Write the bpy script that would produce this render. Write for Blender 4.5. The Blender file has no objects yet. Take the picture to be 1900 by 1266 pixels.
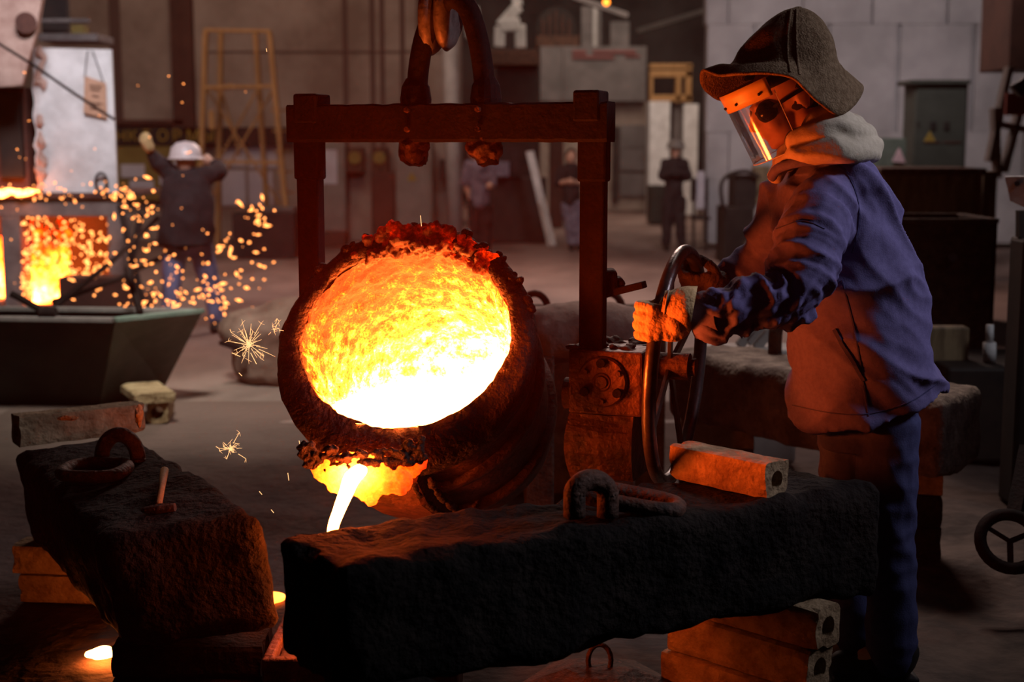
import bpy, bmesh, math, random
from mathutils import Vector as V, Matrix, noise, Quaternion
from mathutils.bvhtree import BVHTree
random.seed(7)
PI = math.pi
SC = bpy.context.scene
COL = SC.collection
# ------------------------------------------------------------------ camera
FPX = 2639.0                       # 50 mm lens on a 36 mm sensor, picture 1900 wide
CAMZ, PITCH = 1.66, math.atan((633-270)/FPX)
CAM = V((0, 0, CAMZ))
Fd = V((0, math.cos(PITCH), -math.sin(PITCH))); Up = V((0, math.sin(PITCH), math.cos(PITCH)))
def ray(px, py): return V(((px-950)/FPX, 0, 0)) + Fd + Up*((633-py)/FPX)
def P(px, py, Y):                  # the point seen at a pixel, at distance Y into the hall
    r = ray(px, py); return CAM + r*(Y/r.y)
def Z(px, py, z):                  # the point seen at a pixel, at height z
    r = ray(px, py); return CAM + r*((z-CAMZ)/r.z)
cd = bpy.data.cameras.new('camera'); cam = bpy.data.objects.new('camera', cd); COL.objects.link(cam)
cam.location = CAM; cam.rotation_euler = (PI/2-PITCH, 0, 0)
cd.lens = 50; cd.sensor_width = 36; cd.clip_end = 200
cd.dof.use_dof = True; cd.dof.focus_distance = 4.3; cd.dof.aperture_fstop = 2.3
SC.camera = cam
# ------------------------------------------------------------------ light and exposure
SC.view_settings.view_transform = 'Standard'; SC.view_settings.look = 'None'
SC.view_settings.gamma = 1; SC.view_settings.use_curve_mapping = False
SC.view_settings.exposure = 0.0
try:
    SC.cycles.use_denoising = True; SC.cycles.sample_clamp_indirect = 4; SC.cycles.max_bounces = 6
    SC.cycles.caustics_reflective = False; SC.cycles.caustics_refractive = False
    SC.cycles.transparent_max_bounces = 12
except Exception: pass
W = bpy.data.worlds.new('world'); SC.world = W; W.use_nodes = True
bg = W.node_tree.nodes['Background']; bg.inputs[0].default_value = (.55, .40, .33, 1); bg.inputs[1].default_value = .007
def area(name, loc, target, sx, sy, power, color, spread=180):
    l = bpy.data.lights.new(name, 'AREA'); l.spread = math.radians(spread); l.shape = 'RECTANGLE'; l.size = sx; l.size_y = sy; l.energy = power; l.color = color
    o = bpy.data.objects.new(name, l); COL.objects.link(o); o.location = loc
    o.rotation_euler = (V(target)-V(loc)).to_track_quat('-Z', 'Y').to_euler(); return o
area('window_daylight_near', (4.9, 3.9, 4.2), (1.08, 4.35, 1.62), 1.0, 1.0, 6.6, (.85, .82, 1), 34)
area('window_daylight_right_wall', (2.6, 13.0, 6.5), (5.3, 23, 2.6), 1.4, 1.4, 88, (1, .89, .92), 75)
area('edge_fill', (4.4, 4.9, 3.9), (2.4, 6.9, 1.1), .7, .7, 2.2, (.88, .9, 1), 38)  # added lamp, brightens only the white plate and canister
area('skylight_left_hall', (-3.5, 17, 8), (-4.5, 25, 2.5), 6, 4, 340, (1, .70, .56))
area('skylight_far_hall', (2.5, 30, 9), (2, 40, 0), 7, 7, 750, (1, .80, .66))
area('skylight_hall_floor', (1.0, 20, 7), (.4, 13, 0), 3, 5, 280, (1, .68, .58), 110)
area('skylight_furnace', (-2.6, 8.0, 5.5), (-4.2, 13, 2.2), 2.0, 1.6, 60, (.95, .92, 1), 62)
area('skip_fill', (-1.9, 6.8, 4.2), (-2.1, 9.0, .45), .8, .8, 32, (.95, .95, .85), 55)  # added lamp without a real skylight, brightens the skip's end panel
area('skylight_block', (1.6, 7.6, 5.0), (1.2, 5.8, .7), 1.0, 1.0, 11, (1, .85, .78), 42)

sl = bpy.data.lights.new('melt_fill_spot', 'SPOT'); sl.energy = 88; sl.color = (1, .108, .011); sl.spot_size = math.radians(104); sl.spot_blend = .9; sl.shadow_soft_size = .10  # added spot in open air, stands in for melt light on the worker
so = bpy.data.objects.new('melt_fill_spot', sl); COL.objects.link(so); so.location = P(775, 715, 3.92); so.rotation_euler = V((1, -.02, .34)).to_track_quat('-Z', 'Y').to_euler()

# ------------------------------------------------------------------ materials
def nodes(m):
    m.use_nodes = True; nt = m.node_tree; return nt, nt.nodes, nt.links
def mat(name, c, c2=None, rough=.8, metal=0, scale=6, bump=0., bscale=40, spec=.3, detail=6, stretch=(1, 1, 1), lo=.38, hi=.62):
    m = bpy.data.materials.new(name); nt, N, L = nodes(m); b = N['Principled BSDF']
    b.inputs['Roughness'].default_value = rough; b.inputs['Metallic'].default_value = metal
    b.inputs['Specular IOR Level'].default_value = spec; b.inputs['Base Color'].default_value = (*c, 1)
    tc = N.new('ShaderNodeTexCoord'); mp = N.new('ShaderNodeMapping'); mp.inputs['Scale'].default_value = stretch
    L.new(tc.outputs['Object'], mp.inputs[0])
    if c2:
        n = N.new('ShaderNodeTexNoise'); n.inputs['Scale'].default_value = scale; n.inputs['Detail'].default_value = detail; n.inputs['Roughness'].default_value = .65
        L.new(mp.outputs[0], n.inputs[0]); r = N.new('ShaderNodeValToRGB')
        r.color_ramp.elements[0].position = lo; r.color_ramp.elements[0].color = (*c, 1)
        r.color_ramp.elements[1].position = hi; r.color_ramp.elements[1].color = (*c2, 1)
        L.new(n.outputs[0], r.inputs[0]); L.new(r.outputs[0], b.inputs['Base Color'])
    if bump:
        n2 = N.new('ShaderNodeTexNoise'); n2.inputs['Scale'].default_value = bscale; n2.inputs['Detail'].default_value = 5
        L.new(mp.outputs[0], n2.inputs[0]); bp = N.new('ShaderNodeBump'); bp.inputs['Strength'].default_value = bump; bp.inputs['Distance'].default_value = .02
        L.new(n2.outputs[0], bp.inputs['Height']); L.new(bp.outputs[0], b.inputs['Normal'])
    return m
def emat(name, c, s):
    m = bpy.data.materials.new(name); nt, N, L = nodes(m); b = N['Principled BSDF']
    b.inputs['Base Color'].default_value = (.02, .01, .01, 1)
    b.inputs['Emission Color'].default_value = (*c, 1); b.inputs['Emission Strength'].default_value = s; return m
M = {}
M['floor'] = mat('dusty_concrete', (.11, .068, .056), (.23, .155, .13), .7, scale=.8, bump=.35, bscale=9, spec=.35, stretch=(1, .45, 1))
M['sand'] = mat('foundry_sand', (.024, .015, .012), (.075, .048, .038), .95, scale=3.2, bump=.9, bscale=14)
def sandmix():
    m = M['sand']; nt, N, L = nodes(m); b = N['Principled BSDF']; src = b.inputs['Base Color'].links[0].from_socket
    tc = N.new('ShaderNodeTexCoord'); sx = N.new('ShaderNodeSeparateXYZ'); L.new(tc.outputs['Object'], sx.inputs[0])
    n = N.new('ShaderNodeTexNoise'); n.inputs['Scale'].default_value = 1.1; n.inputs['Detail'].default_value = 5; L.new(tc.outputs['Object'], n.inputs[0])
    a = N.new('ShaderNodeMath'); a.operation = 'MULTIPLY_ADD'; a.inputs[1].default_value = 3.0; L.new(n.outputs[0], a.inputs[0]); L.new(sx.outputs[1], a.inputs[2])
    mr = N.new('ShaderNodeMapRange'); mr.inputs[1].default_value = 7.4; mr.inputs[2].default_value = 10.6; L.new(a.outputs[0], mr.inputs[0])
    mx = N.new('ShaderNodeMixRGB'); mx.inputs[2].default_value = (.115, .070, .056, 1); L.new(mr.outputs[0], mx.inputs[0]); L.new(src, mx.inputs[1]); L.new(mx.outputs[0], b.inputs['Base Color'])
sandmix()
M['plaster'] = mat('brown_plaster', (.17, .125, .10), (.30, .235, .195), .9, scale=.7, bump=.2, bscale=5)
M['wallr'] = mat('grey_plaster', (.27, .25, .25), (.40, .37, .37), .9, scale=.8, bump=.25, bscale=4)
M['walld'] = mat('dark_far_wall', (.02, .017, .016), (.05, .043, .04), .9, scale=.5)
M['seam'] = mat('seam_dark', (.09, .055, .045), None, .9)
M['white'] = mat('whitewash', (.50, .47, .46), (.66, .63, .62), .85, scale=4, bump=.3, bscale=12)
M['whitepipe'] = mat('white_pipe', (.32, .30, .28), (.44, .41, .39), .6, scale=3)
M['block'] = mat('sooty_block_shaded_brick', (.006, .0045, .0035), (.019, .0135, .010), .92, scale=9, bump=.8, bscale=45, spec=.15)  # soot on the blocks, painted shade on some bricks under them
M['blockback'] = mat('dusty_cast_block', (.06, .042, .034), (.17, .125, .10), .92, scale=9, bump=.7, bscale=45, spec=.15)
M['brick'] = mat('fire_brick', (.20, .125, .065), (.36, .25, .14), .9, scale=14, bump=.5, bscale=60, spec=.15)
M['brickchip'] = mat('fire_brick_chip', (.5, .36, .18), (.62, .47, .27), .9, scale=14, bump=.8, bscale=60)
M['iron'] = mat('black_iron', (.006, .0035, .003), (.014, .007, .006), .8, 0, scale=12, bump=.2, bscale=60, spec=.12)
M['rust'] = mat('rusty_iron', (.035, .02, .014), (.11, .05, .03), .7, .2, scale=14, bump=.5, bscale=60)
M['steel'] = mat('worn_steel', (.05, .04, .038), (.11, .09, .085), .32, .7, scale=10, bump=.1, bscale=40, spec=.5)
M['shell'] = mat('ladle_shell', (.05, .020, .012), (.14, .055, .03), .6, .3, scale=9, bump=.5, bscale=45)
M['rim'] = mat('ladle_rim', (.012, .006, .004), (.032, .014, .009), .7, .1, scale=16, bump=.8, bscale=60)
M['gear'] = mat('gear_red_iron', (.045, .02, .012), (.13, .05, .028), .55, .3, scale=12, bump=.5, bscale=35)
M['jacket'] = mat('blue_cotton', (.105, .090, .205), (.13, .112, .245), .85, scale=60, bump=.12, bscale=260, spec=.2)
M['jacketdark'] = mat('blue_cotton_seam', (.05, .048, .13), None, .9)
M['trousers'] = mat('navy_cotton', (.045, .05, .12), (.06, .065, .15), .88, scale=40, bump=.1, bscale=200, spec=.15)
M['felt'] = mat('brown_felt', (.095, .062, .034), (.17, .118, .070), .97, scale=70, bump=.5, bscale=180, spec=.05)
M['canvas'] = mat('beige_canvas', (.38, .33, .24), (.46, .40, .30), .92, scale=40, bump=.15, bscale=200, spec=.1)
M['glove'] = mat('yellow_hide', (.42, .27, .12), (.55, .37, .18), .75, scale=25, bump=.4, bscale=90, spec=.2)
M['glovedark'] = mat('dark_hide', (.035, .022, .018), (.07, .045, .035), .8, scale=25, bump=.4, bscale=90)
M['skin'] = mat('skin', (.50, .27, .19), (.56, .31, .22), .55, scale=20, spec=.3)
M['hair'] = mat('dark_hair', (.03, .02, .015), None, .8)
M['lens'] = mat('goggle_lens', (.012, .010, .010), None, .15, spec=.6)
M['plasticy'] = mat('yellow_band', (.62, .42, .10), (.68, .48, .13), .4, scale=12, spec=.5)
M['blackp'] = mat('black_plastic', (.02, .018, .018), None, .5)
M['green'] = mat('green_paint', (.09, .12, .095), (.14, .17, .14), .6, scale=4, bump=.15, bscale=20)
M['greend'] = mat('dark_and_shaded_green', (.012, .016, .012), (.025, .03, .022), .6, scale=4)  # own colour of the dark bin, painted shade on the skip
M['cab'] = mat('cabinet_paint', (.034, .038, .030), (.048, .052, .042), .6, scale=3)
M['cabg'] = mat('grey_cabinet', (.15, .13, .11), (.20, .17, .15), .6, scale=3)
M['grey'] = mat('grey_sheet', (.09, .08, .076), (.14, .12, .115), .7, scale=2, bump=.1)
M['dark'] = mat('dark_machine', (.010, .008, .007), (.024, .018, .014), .7, scale=4)
M['brownbox'] = mat('brown_tank', (.10, .068, .038), (.24, .17, .095), .6, scale=5, stretch=(3, 3, .6))
M['wood'] = mat('timber', (.28, .14, .05), (.40, .22, .09), .75, scale=5, stretch=(4, 4, .5), bump=.2)
M['paper'] = mat('white_paper', (.42, .38, .42), (.5, .46, .5), .9, scale=3)
M['card'] = mat('brown_card', (.40, .22, .14), (.48, .27, .18), .9, scale=6)
M['red'] = mat('dull_red', (.20, .04, .03), None, .7)
M['redbrown'] = mat('red_brown_paint', (.045, .018, .012), (.07, .028, .018), .7, scale=3)
M['yellow'] = mat('sign_yellow', (.30, .19, .03), None, .7)
M['olive'] = mat('olive_board', (.16, .11, .03), (.20, .14, .04), .8, scale=3)
M['pink'] = mat('pink_cloth', (.55, .38, .40), None, .9)
M['helmet'] = mat('white_helmet', (.62, .50, .48), None, .35, spec=.5)
M['coat'] = mat('dark_coat', (.018, .013, .013), (.03, .022, .022), .9, scale=10)
M['jeans'] = mat('blue_jeans', (.13, .14, .26), (.19, .20, .33), .9, scale=12)
M['plaid'] = mat('grey_shirt', (.12, .10, .14), (.20, .17, .21), .9, scale=14)
M['refr'] = mat('pink_refractory', (.34, .20, .16), (.50, .33, .27), .85, scale=4, bump=.5, bscale=12)
M['refrdark'] = mat('dark_refractory', (.06, .025, .02), (.12, .05, .035), .9, scale=5, bump=.5, bscale=12)
M['frame'] = mat('furnace_frame', (.10, .08, .075), (.17, .14, .13), .7, scale=4)
M['pouch'] = mat('dusty_vessel', (.14, .08, .06), (.24, .15, .115), .9, scale=5, bump=.5, bscale=14)
M['mark'] = mat('red_marking', (.17, .06, .055), None, .8)
# molten things
M['melt'] = emat('molten_metal', (1, .15, .02), 170)
M['stream'] = emat('molten_stream', (1, .15, .02), 130)
M['pool'] = emat('molten_pool', (1, .16, .016), 9)
M['splash'] = emat('molten_splash', (1, .20, .03), 75)
M['furnaceglow'] = emat('furnace_glow', (1, .22, .04), 22)
M['spark'] = emat('spark', (1, .30, .07), 4.5)
M['sparkhot'] = emat('spark_hot', (1, .50, .20), 1.7)
M['lamp'] = emat('orange_lamp', (1, .25, .02), 5)
def glass():
    m = bpy.data.materials.new('clear_visor'); nt, N, L = nodes(m); N.remove(N['Principled BSDF'])
    t = N.new('ShaderNodeBsdfTransparent'); t.inputs[0].default_value = (.88, .87, .87, 1)
    g = N.new('ShaderNodeBsdfGlossy'); g.inputs['Roughness'].default_value = .10; g.inputs[0].default_value = (1, 1, 1, 1)
    d = N.new('ShaderNodeBsdfTranslucent'); d.inputs[0].default_value = (.8, .8, .8, 1)
    lw = N.new('ShaderNodeLayerWeight'); lw.inputs[0].default_value = .22
    mr = N.new('ShaderNodeMapRange'); mr.inputs[3].default_value = .10; mr.inputs[4].default_value = .85
    m1 = N.new('ShaderNodeMixShader'); m2 = N.new('ShaderNodeMixShader'); m2.inputs[0].default_value = .07
    L.new(lw.outputs['Fresnel'], mr.inputs[0]); L.new(mr.outputs[0], m1.inputs[0])
    L.new(t.outputs[0], m2.inputs[1]); L.new(d.outputs[0], m2.inputs[2])
    L.new(m2.outputs[0], m1.inputs[1]); L.new(g.outputs[0], m1.inputs[2]); L.new(m1.outputs[0], N['Material Output'].inputs[0]); return m
M['visor'] = glass()
def hot(name, axis, zlo, zhi, tlo, thi, nscale, namp, smax, base=(.03, .012, .008)):
    """refractory whose heat (0 crust, 1 white) falls with its height above the melt"""
    m = bpy.data.materials.new(name); nt, N, L = nodes(m); b = N['Principled BSDF']
    b.inputs['Base Color'].default_value = (*base, 1); b.inputs['Roughness'].default_value = .9
    tc = N.new('ShaderNodeTexCoord'); d = N.new('ShaderNodeVectorMath'); d.operation = 'DOT_PRODUCT'; d.inputs[1].default_value = axis
    L.new(tc.outputs['Object'], d.inputs[0]); mr = N.new('ShaderNodeMapRange')
    for k, v in zip((1, 2, 3, 4), (zlo, zhi, tlo, thi)): mr.inputs[k].default_value = v
    L.new(d.outputs['Value'], mr.inputs[0])
    n1 = N.new('ShaderNodeTexNoise'); n1.inputs['Scale'].default_value = nscale; n1.inputs['Detail'].default_value = 8; n1.inputs['Roughness'].default_value = .72
    n2 = N.new('ShaderNodeTexNoise'); n2.inputs['Scale'].default_value = nscale*.22; n2.inputs['Detail'].default_value = 4
    L.new(tc.outputs['Object'], n1.inputs[0]); L.new(tc.outputs['Object'], n2.inputs[0])
    a = N.new('ShaderNodeMath'); a.operation = 'ADD'; L.new(n1.outputs[0], a.inputs[0]); L.new(n2.outputs[0], a.inputs[1])
    s = N.new('ShaderNodeMath'); s.operation = 'MULTIPLY_ADD'; s.inputs[1].default_value = namp; s.inputs[2].default_value = -namp
    L.new(a.outputs[0], s.inputs[0])
    t = N.new('ShaderNodeMath'); t.operation = 'ADD'; t.use_clamp = True; L.new(s.outputs[0], t.inputs[0]); L.new(mr.outputs[0], t.inputs[1])
    r = N.new('ShaderNodeValToRGB'); e = r.color_ramp.elements
    e[0].position = 0; e[0].color = (.05, .0, .0, 1); e[1].position = 1; e[1].color = (1, .17, .03, 1)
    for p, c in ((.25, (.40, .006, .0, 1)), (.45, (1, .032, .0006, 1)), (.65, (1, .068, .0025, 1)), (.82, (1, .115, .010, 1))):
        k = e.new(p); k.color = c
    L.new(t.outputs[0], r.inputs[0]); pw = N.new('ShaderNodeMath'); pw.operation = 'POWER'; pw.inputs[1].default_value = 2.9; L.new(t.outputs[0], pw.inputs[0])
    mu = N.new('ShaderNodeMath'); mu.operation = 'MULTIPLY_ADD'; mu.inputs[1].default_value = smax; mu.inputs[2].default_value = .25; L.new(pw.outputs[0], mu.inputs[0])
    L.new(r.outputs[0], b.inputs['Emission Color']); L.new(mu.outputs[0], b.inputs['Emission Strength'])
    bp = N.new('ShaderNodeBump'); bp.inputs['Strength'].default_value = .9; bp.inputs['Distance'].default_value = .02
    L.new(n1.outputs[0], bp.inputs['Height']); L.new(bp.outputs[0], b.inputs['Normal']); return m

# ------------------------------------------------------------------ builders
def obj(name, bm, m, parent=None, smooth=False, kind=None, label=None):
    me = bpy.data.meshes.new(name)
    if isinstance(bm, bmesh.types.BMesh):
        bmesh.ops.recalc_face_normals(bm, faces=bm.faces); bm.to_mesh(me); bm.free()
    else: me = bm; me.name = name
    me.materials.clear(); me.materials.append(m)
    if smooth:
        for p in me.polygons: p.use_smooth = True
    o = bpy.data.objects.new(name, me); COL.objects.link(o)
    if parent:
        o.parent = parent; off = V((0, 0, 0)) if parent.parent else parent.location.copy()
        o.location = V((0, 0, 0)); o.matrix_parent_inverse = Matrix.Translation(-off)
    if kind: o['kind'] = kind
    if label: o['label'] = label
    return o
def thing(name, label, cat, loc=(0, 0, 0), group=None):
    o = bpy.data.objects.new(name, None); COL.objects.link(o); o.location = loc; o.empty_display_size = .1
    o['label'] = label; o['category'] = cat
    if group: o['group'] = group
    return o
def tag(o, label, cat, group=None, kind=None):
    o['label'] = label; o['category'] = cat
    if group: o['group'] = group
    if kind: o['kind'] = kind
    return o
def nb(): return bmesh.new()
def box(bm, c, s, R=None, bev=0.0):
    R = R or Matrix.Identity(3)
    t = bmesh.new(); bmesh.ops.create_cube(t, size=1)
    for v in t.verts: v.co = V((v.co.x*s[0], v.co.y*s[1], v.co.z*s[2]))
    if bev: bmesh.ops.bevel(t, geom=list(t.edges), offset=bev, segments=2, affect='EDGES', profile=.5)
    for v in t.verts: v.co = R @ v.co + V(c)
    me = bpy.data.meshes.new('t'); t.to_mesh(me); t.free(); bm.from_mesh(me); bpy.data.meshes.remove(me); return bm
def basis(z, x=None):              # 3x3 whose columns are x, y, z
    z = V(z).normalized(); x = V(x) if x is not None else (V((0, 0, 1)) if abs(z.z) < .9 else V((1, 0, 0)))
    x = (x - z*x.dot(z)).normalized(); y = z.cross(x); return Matrix((x, y, z)).transposed()
def rotz(a): return Matrix.Rotation(a, 3, 'Z')
def bar(bm, a, b, w, h, up=(0, 0, 1), bev=0):       # rectangular bar from a to b
    a = V(a); b = V(b); R = basis(b-a, up); box(bm, (a+b)/2, (h, w, (b-a).length), R, bev); return bm
def tube(bm, pts, r, n=10, closed=False, cap=True):
    pts = [V(p) for p in pts]; k = len(pts); r = r if hasattr(r, '__len__') else [r]*k
    rings = []; nx = None
    for i, p in enumerate(pts):
        a = pts[(i-1) % k] if closed or i > 0 else p; b = pts[(i+1) % k] if closed or i < k-1 else p
        t = (b-a).normalized()
        if nx is None: nx = basis(t).col[0].copy()
        nx = (nx - t*nx.dot(t)).normalized(); ny = t.cross(nx)
        rings.append([bm.verts.new(p + (nx*math.cos(q)+ny*math.sin(q))*r[i]) for q in [2*PI*j/n for j in range(n)]])
    m = k if closed else k-1
    for i in range(m):
        A = rings[i]; B = rings[(i+1) % k]
        off = 0
        if closed and i == k-1: off = min(range(n), key=lambda o: (A[0].co-B[o].co).length)
        for j in range(n): bm.faces.new((A[j], A[(j+1) % n], B[(j+1+off) % n], B[(j+off) % n]))
    if cap and not closed: bm.faces.new(rings[0][::-1]); bm.faces.new(rings[-1])
    return bm
def lathe(bm, prof, o, R, n=32, a0=0, a1=2*PI):      # prof = [(radius, z)], R columns x, y, z
    full = abs(a1-a0-2*PI) < 1e-6; m = n if full else n+1; rings = []
    for r, z in prof:
        rings.append([bm.verts.new(V(o) + R @ V((r*math.cos(a0+(a1-a0)*j/n), r*math.sin(a0+(a1-a0)*j/n), z))) for j in range(m)])
    for A, B in zip(rings, rings[1:]):
        for j in range(n):
            jj = (j+1) % m
            try: bm.faces.new((A[j], A[jj], B[jj], B[j]))
            except ValueError: pass
    return bm
def cyl(bm, a, b, r, n=20, r2=None):
    a = V(a); b = V(b); L = (b-a).length; r2 = r if r2 is None else r2
    lathe(bm, [(1e-4, 0), (r, 0), (r2, L), (1e-4, L)], a, basis(b-a), n); return bm
def smooth_path(pts, k=6, closed=False):
    pts = [V(p) for p in pts]; n = len(pts); out = []
    for i in range(n if closed else n-1):
        g = lambda j: pts[j % n] if closed else pts[max(0, min(n-1, j))]
        p0, p1, p2, p3 = g(i-1), g(i), g(i+1), g(i+2)
        for s in range(k):
            t = s/k; out.append(.5*((2*p1)+(p2-p0)*t+(2*p0-5*p1+4*p2-p3)*t*t+(3*p1-p0-3*p2+p3)*t**3))
    if not closed: out.append(pts[-1])
    return out
def lerp_path(vals, k=6):          # radii to go with smooth_path
    out = []
    for a, b in zip(vals, vals[1:]): out += [a+(b-a)*s/k for s in range(k)]
    return out+[vals[-1]]
def loft(bm, nd, n=20, cap=True):  # nd = [(centre, vector a, vector b)]
    rings = [[bm.verts.new(V(c)+V(a)*math.cos(2*PI*j/n)+V(b)*math.sin(2*PI*j/n)) for j in range(n)] for c, a, b in nd]
    for A, B in zip(rings, rings[1:]):
        for j in range(n): bm.faces.new((A[j], A[(j+1) % n], B[(j+1) % n], B[j]))
    if cap: bm.faces.new(rings[0][::-1]); bm.faces.new(rings[-1])
    return bm
def ball(bm, c, r, R=None, n=16):  # r = three radii
    t = bmesh.new(); bmesh.ops.create_icosphere(t, subdivisions=3, radius=1)
    r = r if hasattr(r, '__len__') else (r, r, r); R = R or Matrix.Identity(3)
    for v in t.verts: v.co = R @ V((v.co.x*r[0], v.co.y*r[1], v.co.z*r[2])) + V(c)
    me = bpy.data.meshes.new('t'); t.to_mesh(me); t.free(); bm.from_mesh(me); bpy.data.meshes.remove(me); return bm
def limb(bm, pts, rad, n=14, k=5):
    """a tapering limb with rounded ends, to be fused by remesh()"""
    p = smooth_path(pts, k); r = lerp_path(rad, k)
    tube(bm, p, r, n); ball(bm, pts[0], rad[0]); ball(bm, pts[-1], rad[-1]); return bm
def remesh(bm, voxel, smooth=2, fn=None, smooth2=0):
    me = bpy.data.meshes.new('t'); bmesh.ops.recalc_face_normals(bm, faces=bm.faces); bm.to_mesh(me); bm.free()
    o = bpy.data.objects.new('t', me); COL.objects.link(o)
    md = o.modifiers.new('r', 'REMESH'); md.mode = 'VOXEL'; md.voxel_size = voxel; md.use_smooth_shade = True
    if smooth: s = o.modifiers.new('s', 'SMOOTH'); s.iterations = smooth; s.factor = .6
    bpy.context.view_layer.update(); dg = bpy.context.evaluated_depsgraph_get()
    out = bpy.data.meshes.new_from_object(o.evaluated_get(dg)); bpy.data.objects.remove(o); bpy.data.meshes.remove(me)
    if fn:
        nr = [v.normal.copy() for v in out.vertices]
        for v, q in zip(out.vertices, nr): v.co = v.co + q*fn(v.co.copy(), q)
    if smooth2:
        b = bmesh.new(); b.from_mesh(out)
        for _ in range(smooth2): bmesh.ops.smooth_vert(b, verts=b.verts, factor=.5, use_axis_x=True, use_axis_y=True, use_axis_z=True)
        b.to_mesh(out); b.free()
    for p in out.polygons: p.use_smooth = True
    return out
def fbm(p, s, o=3): return noise.fractal(p*s, 1, 2.1, o)
def ridge(p):                       # sharp valleys between rounded folds, 0..1
    return 1-abs(noise.noise(p))*2.0
def roughblock(bm, o, L, Wd, H, r=.03, step=.03, amp=.006, seed=0, top=None):
    """worn cast block: o = bottom corner, L, Wd, H = edge vectors; edges rounded, faces uneven"""
    o = V(o); L = V(L); Wd = V(Wd); H = V(H); c = o+(L+Wd+H)/2
    ax = [L.normalized(), Wd.normalized(), H.normalized()]; hs = [L.length/2, Wd.length/2, H.length/2]
    vs = {}
    def vert(u):
        k = tuple(round(x, 5) for x in u)
        if k in vs: return vs[k]
        q = [max(-(hs[i]-r), min(hs[i]-r, u[i])) for i in range(3)]; d = V([u[i]-q[i] for i in range(3)])
        if d.length > 0: d = d.normalized()*r
        loc = V(q)+d
        p = c+ax[0]*loc[0]+ax[1]*loc[1]+ax[2]*loc[2]
        nrm = (ax[0]*d[0]+ax[1]*d[1]+ax[2]*d[2]); nrm = nrm.normalized() if nrm.length else nrm
        s = V((seed*3.7, seed, -seed)); e = noise.fractal((p+s)*4, 1, 2, 3)*amp*1.6+noise.fractal((p+s)*16, 1, 2, 3)*amp*.6
        corner = sum(1 for i in range(3) if abs(abs(u[i])-hs[i]) < r)
        if corner > 1: e += min(0, noise.noise((p+s)*11))*amp*3
        p = p+nrm*e
        if top: p = top(p, loc, hs)
        vs[k] = bm.verts.new(p); return vs[k]
    n = [max(2, int(2*h/step)) for h in hs]
    for a in range(3):
        b, d = (a+1) % 3, (a+2) % 3
        for sg in (-1, 1):
            for i in range(n[b]):
                for j in range(n[d]):
                    f = []
                    for (ii, jj) in ((i, j), (i+1, j), (i+1, j+1), (i, j+1)):
                        u = [0, 0, 0]; u[a] = sg*hs[a]; u[b] = -hs[b]+2*hs[b]*ii/n[b]; u[d] = -hs[d]+2*hs[d]*jj/n[d]; f.append(vert(u))
                    try: bm.faces.new(f)
                    except ValueError: pass
    return bm
def hollow_brick(bm, c, L, w, h, R, hole=.3, seed=0, nL=14, n=32, rnd=.1, depth=1.0):
    """square fire brick with a round bore along its length (local x); rough ends"""
    def ring(x, k, end):
        out = []
        for j in range(n):
            a = 2*PI*j/n; ca, sa = math.cos(a), math.sin(a)
            if k == 'o':
                e = 1/((abs(ca)**9+abs(sa)**9)**(1/9)); y, z = ca*e*w/2, sa*e*h/2
            else: y, z = ca*w*hole, sa*w*hole
            p = V((x, y, z)); q = p+V((seed, seed*2, 0))
            d = noise.noise(q*24)*.003
            if end: d += min(0, noise.noise(q*30)*.02); p.x += noise.noise(q*22)*.006*(1 if x > 0 else -1)
            if k == 'o': p = p+V((0, ca, sa))*d
            out.append(bm.verts.new(R @ p + V(c)))
        return out
    xs = [-L/2+L*i/nL for i in range(nL+1)]
    O = [ring(x, 'o', i in (0, nL)) for i, x in enumerate(xs)]; I = [ring(x, 'i', False) for x in xs]
    for i in range(nL):
        for j in range(n):
            k = (j+1) % n
            bm.faces.new((O[i][j], O[i][k], O[i+1][k], O[i+1][j])); bm.faces.new((I[i][j], I[i+1][j], I[i+1][k], I[i][k]))
    for e in (0, nL):
        for j in range(n):
            k = (j+1) % n; bm.faces.new((O[e][j], O[e][k], I[e][k], I[e][j]))
    return bm
def px_box(bm, x0, y0, x1, y1, Y, dep, bev=.01):     # box whose front spans a pixel rectangle at distance Y
    a = P(x0, y1, Y); b = P(x1, y0, Y)
    box(bm, ((a.x+b.x)/2, Y+dep/2, (a.z+b.z)/2), (abs(b.x-a.x), dep, abs(b.z-a.z)), bev=bev); return bm
def px_obj(name, x0, y0, x1, y1, Y, dep, m, parent=None, **k): return obj(name, px_box(nb(), x0, y0, x1, y1, Y, dep), m, parent, **k)
def to_floor(x0, y0, x1, Y, dep, bm=None, bev=.01):  # box from a pixel row down to the floor
    a = P(x0, y0, Y); b = P(x1, y0, Y); bm = bm or nb()
    box(bm, ((a.x+b.x)/2, Y+dep/2, a.z/2), (b.x-a.x, dep, a.z), bev=bev); return bm
def triangle_sign(parent, px, py, Y, s):
    bm = nb(); c = P(px, py, Y); f = [bm.verts.new(c+V((s*math.cos(q), 0, s*math.sin(q)))) for q in (PI/2, PI/2+2.094, PI/2+4.189)]
    g = bmesh.ops.extrude_face_region(bm, geom=[bm.faces.new(f)]); [setattr(v, 'co', v.co+V((0, .01, 0))) for v in g['geom'] if isinstance(v, bmesh.types.BMVert)]
    o = obj('warning_triangle', bm, M['yellow'], parent, label='yellow triangular electric hazard sign')
    b2 = nb(); p = [c+V((s*.08, -.006, s*.5)), c+V((-s*.12, -.006, .1*s)), c+V((s*.06, -.006, .08*s)), c+V((-s*.06, -.006, -s*.32))]
    tube(b2, p, [s*.05]*4, 5); obj('lightning_bolt', b2, M['blackp'], o)
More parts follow.
